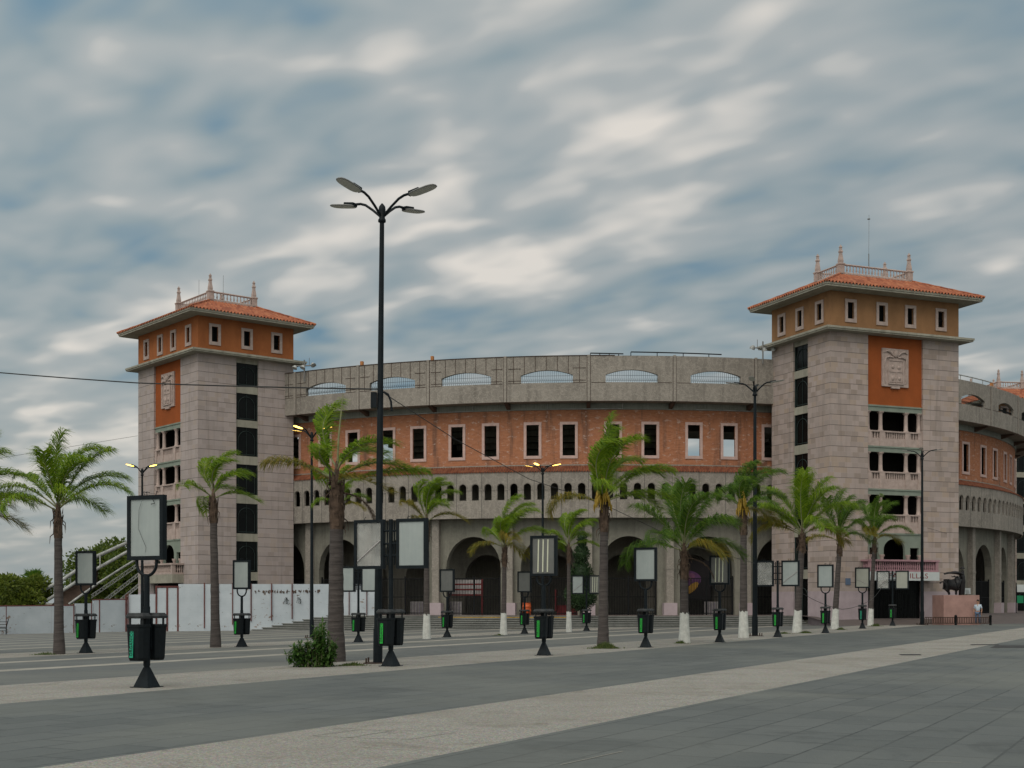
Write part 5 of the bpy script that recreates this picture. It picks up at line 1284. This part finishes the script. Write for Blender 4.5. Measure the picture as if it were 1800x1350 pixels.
# bull: rump left, head turned up to the right
bv = [(-.42, 0, .70), (-.18, 0, .68), (.06, 0, .70), (.26, -.02, .80), (.32, -.06, 1.02), (.22, -.12, 1.14), (.10, -.22, 1.08), (.02, -.28, 1.0),
      (-.46, -.15, .46), (-.46, -.16, .30), (-.38, -.16, .18), (-.34, -.17, .02), (-.44, .15, .46), (-.36, .16, .30), (-.28, .16, .18), (-.24, .16, .02),
      (.16, -.15, .46), (.10, -.16, .28), (.16, -.16, .16), (.12, -.17, .02), (.22, .14, .46), (.30, .15, .28), (.24, .15, .16), (.28, .15, .02),
      (-.62, 0, .86), (-.78, 0, .92), (-.92, 0, .88), (-.98, 0, .78)]
be = [(0, 1), (1, 2), (2, 3), (3, 4), (4, 5), (5, 6), (6, 7), (0, 8), (8, 9), (9, 10), (10, 11), (0, 12), (12, 13), (13, 14), (14, 15), (3, 16), (16, 17), (17, 18), (18, 19), (3, 20), (20, 21), (21, 22), (22, 23), (0, 24), (24, 25), (25, 26), (26, 27)]
br_ = [.36, .38, .40, .42, .30, .20, .15, .11]+[.19, .10, .06, .07]*2+[.17, .10, .06, .07]*2+[.06, .04, .05, .09]
bull = skin_obj('bull', bv, be, br_, MAT['bronze'], st, (-.22, -.1, 2.07), 1)
m = MB()
for s_ in (-1, 1): m.tube([(.20, -.1+s_*.1, 1.24), (.10, -.14+s_*.24, 1.27), (-.06, -.18+s_*.26, 1.24), (-.14, -.2+s_*.2, 1.34)], [.05, .045, .03, .008], 6)
m.build('horns', MAT['bronze'], bull)
tv = [(.0, 0, .92), (.03, 0, 1.12), (.05, 0, 1.34), (.05, 0, 1.5), (.03, 0, 1.58), (.02, 0, 1.72), (-.08, 0, .5), (-.06, 0, .08), (-.16, 0, .03), (.10, .05, .5), (.14, .08, .08), (.05, .08, .03), (-.16, -.08, 1.46), (-.42, -.12, 1.52), (-.68, -.15, 1.55), (-.1, .12, 1.46), (-.36, .16, 1.50), (-.6, .2, 1.56)]
te = [(0, 1), (1, 2), (2, 3), (3, 4), (4, 5), (0, 6), (6, 7), (7, 8), (0, 9), (9, 10), (10, 11), (2, 12), (12, 13), (13, 14), (2, 15), (15, 16), (16, 17)]
trr = [.19, .17, .21, .10, .10, .13, .13, .08, .06, .13, .08, .06, .09, .07, .05, .09, .07, .05]
tor = skin_obj('bullfighter', tv, te, trr, MAT['bronze'], st, (.55, .15, 2.07), 0)
m = MB(); m.lathe([(.0, .0), (.17, .0), (.17, .05), (.11, .07), (.1, .14), (.0, .15)], 10, (.02, 0, 1.8)); m.build('hat', MAT['bronze'], tor)
m = MB(); rows = []
for i in range(13):
    t = i/12; x = .02-1.32*t; w_ = (.16+.26*sin(pi*min(1, t*1.15)*.8))*(1-.7*t**4); z = 1.42+.13*sin(t*2.9)
    rows.append([(x, w_*sin(q), z+.02*sin(q*3+t*6)+(.10-.06*t*t)*cos(q)) for q in [2*pi*k/14 for k in range(14)]])
m.grid(rows, 0, True, True); m.face(rows[0][::-1]); m.face(rows[-1]); m.build('cape', MAT['bronze'], tor)
fn = empty('low_railing', (X_(1640, 89.6), 89.6, -.1), 0, 'low dark iron railing in front of the red statue plinth', 'fence')
Lf = X_(1741, 89.6)-X_(1626, 89.6); o0 = X_(1626, 89.6)-X_(1640, 89.6)
for t in (.47, 1.0):
    m = MB(); m.lathe([(.085, 0), (.085, .66), (.1, .68), (.1, .74), (.02, .8)], 8, (o0+Lf*t, 0, 0)); m.build('post', MAT['iron'], fn)
m = MB()
for z in (.2, .60): m.box(o0, o0+Lf, -.03, .03, z, z+.05)
n_ = 38
for k in range(n_): x = o0+Lf*k/n_; m.box(x-.022, x+.022, -.015, .015, .2, .62)
m.build('bars', MAT['ironbrown'], fn)

# ------------------------------------------------------------------ person
def person():
    D = 90.0; x = X_(1719, D); T = empty('person', (x, D, -.04), R_(-35), 'person in pale blue T-shirt and blue jeans standing beside the statue plinth', 'person')
    v = [(0, 0, .93), (0, 0, 1.1), (0, -.01, 1.30), (0, 0, 1.42), (0, -.01, 1.5), (0, -.03, 1.60), (0, -.02, 1.70),
         (-.10, 0, .86), (-.11, -.03, .48), (-.11, .03, .09), (-.12, -.13, .035), (.10, 0, .86), (.12, .0, .48), (.12, .06, .09), (.13, -.10, .035),
         (-.19, 0, 1.37), (-.25, .02, 1.10), (-.26, -.05, .86), (.19, 0, 1.37), (.25, .03, 1.10), (.25, -.04, .86)]
    e = [(0, 1), (1, 2), (2, 3), (3, 4), (4, 5), (5, 6), (0, 7), (7, 8), (8, 9), (9, 10), (0, 11), (11, 12), (12, 13), (13, 14), (2, 15), (15, 16), (16, 17), (2, 18), (18, 19), (19, 20)]
    r = [(.15, .11), (.13, .10), (.16, .11), (.07, .07), (.055, .055), (.085, .095), (.07, .085), .085, .06, .04, .035, .085, .06, .04, .035, .055, .04, .03, .055, .04, .03]
    body = skin_obj('body', v, e, r, MAT['skin'], T, (0, 0, 0), 0)
    # clothing as slightly larger skins
    skin_obj('shirt', [(0, 0, .92), (0, 0, 1.1), (0, -.01, 1.30), (0, 0, 1.42), (-.19, 0, 1.37), (-.245, .02, 1.13), (.19, 0, 1.37), (.245, .03, 1.13)], [(0, 1), (1, 2), (2, 3), (2, 4), (4, 5), (2, 6), (6, 7)], [(.17, .13), (.155, .12), (.18, .13), (.075, .075), .075, .06, .075, .06], MAT['shirt'], body, (0, 0, 0), 0)
    skin_obj('jeans', [(0, 0, .93), (-.10, 0, .86), (-.11, -.03, .48), (-.11, .03, .10), (.10, 0, .86), (.12, 0, .48), (.12, .06, .10)], [(0, 1), (1, 2), (2, 3), (0, 4), (4, 5), (5, 6)], [(.16, .12), .10, .075, .062, .10, .075, .062], MAT['jeans'], body, (0, 0, 0), 0)
    m = MB(); m.ellipsoid((0, 0, 1.675), (.088, .105, .095), 12, 8); m.build('hair', MAT['hair'], body)
    m = MB()
    for sx in (-.035, .035): m.ellipsoid((sx, -.115, 1.63), (.012, .01, .009), 6, 4, 0)
    m.ellipsoid((0, -.135, 1.60), (.014, .02, .022), 6, 5, 1); m.ellipsoid((0, -.12, 1.56), (.028, .012, .008), 6, 4, 2)
    for sx in (-.088, .088): m.ellipsoid((sx, -.02, 1.61), (.012, .025, .035), 6, 5, 1)
    m.build('face', [MAT['hair'], MAT['skin'], MAT['plinth_red']], body)
    for s_ in (-1, 1):
        h = MB(); bx, bz = s_*.255, .84; b0 = Vector((bx, -.055, bz)); h.ellipsoid((bx, -.06, .80), (.022, .042, .055), 8, 6)
        for k in range(4):
            f0 = Vector((bx, -.09+.02*k, .76)); l = (.06, .075, .07, .055)[k]; h.tube([f0, f0+Vector((-s_*.005, -.004, -l*.55)), f0+Vector((-s_*.018, -.012, -l))], [.0095, .009, .007], 6)
        h.tube([(bx, -.095, .82), (bx-s_*.01, -.125, .785), (bx-s_*.015, -.13, .755)], [.012, .011, .008], 6); h.build('hand', MAT['skin'], body)
    m = MB()
    for cx_, cy in ((-.115, -.05), (.125, -.02)): m.ellipsoid((cx_, cy, .045), (.05, .135, .045), 10, 6)
    m.build('shoes', MAT['shoe'], body)
person()

# ------------------------------------------------------------------ things in the arcade
def rloc(az, r): return (*ring_xy(az, r), PLAT)
def at(px, R_at):      # azimuth of the ring point of radius R_at seen in column px
    mm = (px-CX)/F; a = mm*mm+1; b = -2*(mm*OX+OY); c = OX*OX+OY*OY-R_at*R_at; D = (-b-sqrt(b*b-4*a*c))/(2*a); return math.degrees(atan2(X_(px, D)-OX, OY-D))
def panel_thing(name, px0, px1, R_at, z0, z1, mat, label, cat, build=None, group=None):
    a0, a1 = at(px0, R_at), at(px1, R_at); am = (a0+a1)/2; T = empty(name, (*ring_xy(am, R_at), PLAT), R_(am), label, cat, group); hw = R_(a1-a0)*R_at/2
    if build: build(T, hw, z0, z1)
    else:
        m = MB(); m.box(-hw, hw, -.05, .05, z0, z1); m.build('board', mat, T)
    return T
def boards(T, hw, z0, z1):
    n_ = 3
    for k in range(n_):
        h = (z1-z0)/n_; m = MB(); m.box(-hw, hw, -.04, .04, z0+h*k+.12, z0+h*(k+1)); m.build('board', MAT['whitered'], T)
        m = MB(); m.box(-hw-.03, hw+.03, -.05, .05, z0+h*k, z0+h*k+.12); m.build('rail', MAT['red'], T)
    m = MB()
    for x in (-hw, hw): m.box(x-.06, x+.06, -.06, .06, 0, z1+.05)
    m.build('post', MAT['red'], T)
panel_thing('barrier_board', 778, 848, 40.9, 1.45, 2.65, None, 'white boards with red rails inside the first wide arch', 'barrier', boards)
def slats(T, hw, z0, z1):
    m = MB(); m.box(-hw, hw, -.03, .03, z0, z1); m.build('board', MAT['whitered'], T)
    m = MB(); n_ = int(hw*2/.22)
    for k in range(n_): x = -hw+.22*(k+.5); m.box(x-.035, x+.035, -.06, -.032, z0+.05, z1-.08)
    m.build('slat', MAT['lavender'], T)
for a, b, l in ((722, 745, 'short slatted white barrier left of the wide arch pillar'), (776, 812, 'slatted white barrier under the red-railed boards'), (1238, 1262, 'slatted white barrier below the painted mural, right end')):
    panel_thing('slat_barrier', a, b, 41.2, 0, 1.0, None, l, 'barrier', slats, 'slatted barriers inside the arcade')
bar = empty('barrel', (*ring_xy(at(926, 46), 46.0), PLAT), 0, 'open orange plastic barrel standing before the arcade', 'barrel')
m = MB(); m.lathe([(.24, 0), (.29, .08), (.31, .3), (.33, .32), (.31, .34), (.31, .62), (.33, .64), (.31, .66), (.29, .88), (.31, .92)], 16); m.build('drum', MAT['orange'], bar); m = MB(); m.lathe([(.0, .80), (.285, .805)], 16); m.build('inside', MAT['dark'], bar)
def red_stair():
    az = at(985, 41.5); T = empty('red_stair', (*ring_xy(az, 41.0), PLAT), R_(az), 'short red stair with red side boards inside the second arch', 'stair')
    m = MB()
    for k in range(4): m.box(-.3, 1.4, -.6+.28*k, 1, .18*k, .18*(k+1))
    m.build('tread', MAT['red'], T); m = MB(); m.box(-.42, -.32, -.6, 1, .3, 1.9); m.build('side_board', MAT['red'], T)
red_stair()
def mural(T, hw, z0, z1):
    m = MB(); m.box(-hw, hw, 0, .06, z0, z1); m.build('panel', MAT['mural_black'], T)
    m = MB(); zc = z0+(z1-z0)*.55
    def blob(cx_, cz, rx, rz_, y, rot=0, n_=24, f=lambda t: 1): return [(cx_+(rx*cos(t)*cos(rot)-rz_*sin(t)*sin(rot))*f(t), y, cz+(rx*cos(t)*sin(rot)+rz_*sin(t)*cos(rot))*f(t)) for t in [2*pi*k/n_ for k in range(n_)]][::-1]
    m.face(blob(-hw*.45, zc+.2, hw*.55, 1.15, -.004, .4, 24, lambda t: 1+.15*sin(3*t))); m.face(blob(hw*.1, zc, hw*.5, .55, -.006, -.2)); m.build('purple_shape', MAT['purple'], T)
    m = MB(); m.face(blob(hw*.05, zc+.1, hw*.28, .28, -.010, .2)); m.build('mauve_shape', MAT['mauve'], T)
    m = MB(); m.face(blob(hw*.18, zc-.75, hw*.36, .26, -.014, .7)); m.build('yellow_shape', MAT['mural_yellow'], T)
panel_thing('mural', 1168, 1249, 40.6, 1.15, 4.1, None, 'dark painted mural of purple and yellow shapes inside an arch', 'mural', mural)
def notice(T, hw, z0, z1):
    m = MB(); m.box(-hw, hw, 0, .03, z0, z1); m.build('sheet', MAT['white'], T); m = MB()
    for k in range(4): m.box(-hw*.75, hw*(.3+.1*k), -.004, 0, z1-.14-(z1-z0)*.2*k-.05, z1-.14-(z1-z0)*.2*k)
    m.build('print', MAT['lamphead'], T)
panel_thing('notice', 1696, 1706, 43.3, 1.62, 2.1, None, 'upper white notice sheet on the gate right of the statue', 'notice', notice, 'white notices on the arcade gates')
panel_thing('notice', 1696, 1706, 43.3, 1.1, 1.52, None, 'lower white notice sheet on the gate right of the statue', 'notice', notice, 'white notices on the arcade gates')
def kiosk():
    D = 116.0; x = X_(1797, D); T = empty('notice', (x, D, .5), 0, 'green and white notice pair at the right frame edge', 'notice')
    m = MB(); m.box(-.45, .6, 0, .05, 1.9, 2.55); m.build('white_sheet', MAT['white'], T); m = MB(); m.box(-.45, .1, 0, .05, .95, 1.6); m.build('green_sheet', MAT['green_sign'], T)
    m = MB()
    for xx in (-.5, .65): m.tube([(xx, .08, -.5), (xx, .08, 2.7)], .04, 6)
    m.build('post', MAT['iron'], T)
kiosk()
# plaque on the tower
m = MB(); pq = m
nx = Vector((.924, .383, 0)); p0_ = Vector((21.9, 92, 0))+nx*1.45+Vector((.383, -.924, 0))*.03
M = Matrix.Translation(p0_) @ Matrix.Rotation(atan2(.383, .924), 4, 'Z'); m.box(-.2, .2, -.03, .02, 2.75, 3.2, 0, M); tag(m.build('plaque', MAT['jeans']), 'small dark blue plaque on the stone beside the ticket entrance', 'plaque')
# ------------------------------------------------------------------ cables
def cable(pts, r, label, sag=0):
    P = [Vector(p) for p in pts]; out = []
    for a, b in zip(P, P[1:]):
        for k in range(12):
            t = k/12; q = a.lerp(b, t); q.z -= sag*4*t*(1-t); out.append(q)
    out.append(P[-1]); m = MB(); m.tube(out, r, 5); tag(m.build('cable', MAT['cable']), label, 'cable')
def pp(px, py, D): return (X_(px, D), D, zat(py, D))
cable([pp(664, 684, 34.4), pp(240, 673, 42), pp(-80, 648, 48)], .02, 'thick cable from the tallest lamp post out of frame to the left', .02)
cable([pp(676, 692, 34.4), pp(800, 772, 40), pp(930, 842, 46), pp(1060, 886, 46.5), pp(1210, 957, 54), pp(1326, 990, 61.4)], .012, 'thin cable sloping from the tallest lamp post to the unlit lamp by the right tower')
cable([pp(1412, 1044, 62), pp(1480, 1071, 66), pp(1530, 1055, 72), pp(1551, 1030, 85)], .012, 'slack cable sagging between the leaning palms', .1)
cable([pp(242, 766, 108), pp(-60, 815, 90)], .012, 'faint thin wire left of the left tower')
cable([pp(1630, 928, 92), pp(1690, 945, 99)], .012, 'short wire from lamp post to the arcade beside the right tower')
# drain grates and covers in the paving
def lid(pts, label, name='drain_grate', mat='steel', dz=.006):
    m = MB(); q = [ground_at(a, b) for a, b in pts]; m.face([(x, y, z+dz) for x, y, z in q]); tag(m.build(name, MAT[mat]), label, 'drain')
lid(((1706, 1134), (1756, 1134), (1756, 1132.6), (1706, 1132.6)), 'thin dark drain slot left of the larger grate')
lid(((1740, 1139), (1830, 1139), (1850, 1134.5), (1750, 1134.5)), 'wide dark drain grate at the right frame edge')
lid(((1584, 1152), (1620, 1152), (1618, 1150), (1580, 1150)), 'small dark cover set in the near light paving band')
m = MB()
def ln(a, b, w_=.006):
    A, B = Vector((*ground_at(*a)[:2], .005)), Vector((*ground_at(*b)[:2], .005)); s = (B-A).cross(Vector((0, 0, 1))).normalized()*w_; m.face([A-s, B-s, B+s, A+s])
for a, b in (((550, 1294), (612, 1297)), ((612, 1297), (690, 1285)), ((690, 1285), (630, 1283)), ((612, 1297), (720, 1300)), ((720, 1300), (800, 1288)), ((690, 1285), (790, 1285)), ((550, 1294), (630, 1283))): ln(a, b)
tag(m.build('access_cover', MAT['joint']), 'pair of access covers outlined in the near light paving band', 'cover')
m = MB()
for a, b in (((1728, 1229), (1760, 1229)), ((1700, 1231), (1744, 1232)), ((1590, 1338), (1690, 1341)), ((985, 1345), (1095, 1321))): ln(a, b, .009)
tag(m.build('chalk_mark', MAT['line']), 'faint pale scuff lines on the dark paving at the lower right', 'marking')['kind'] = 'stuff'
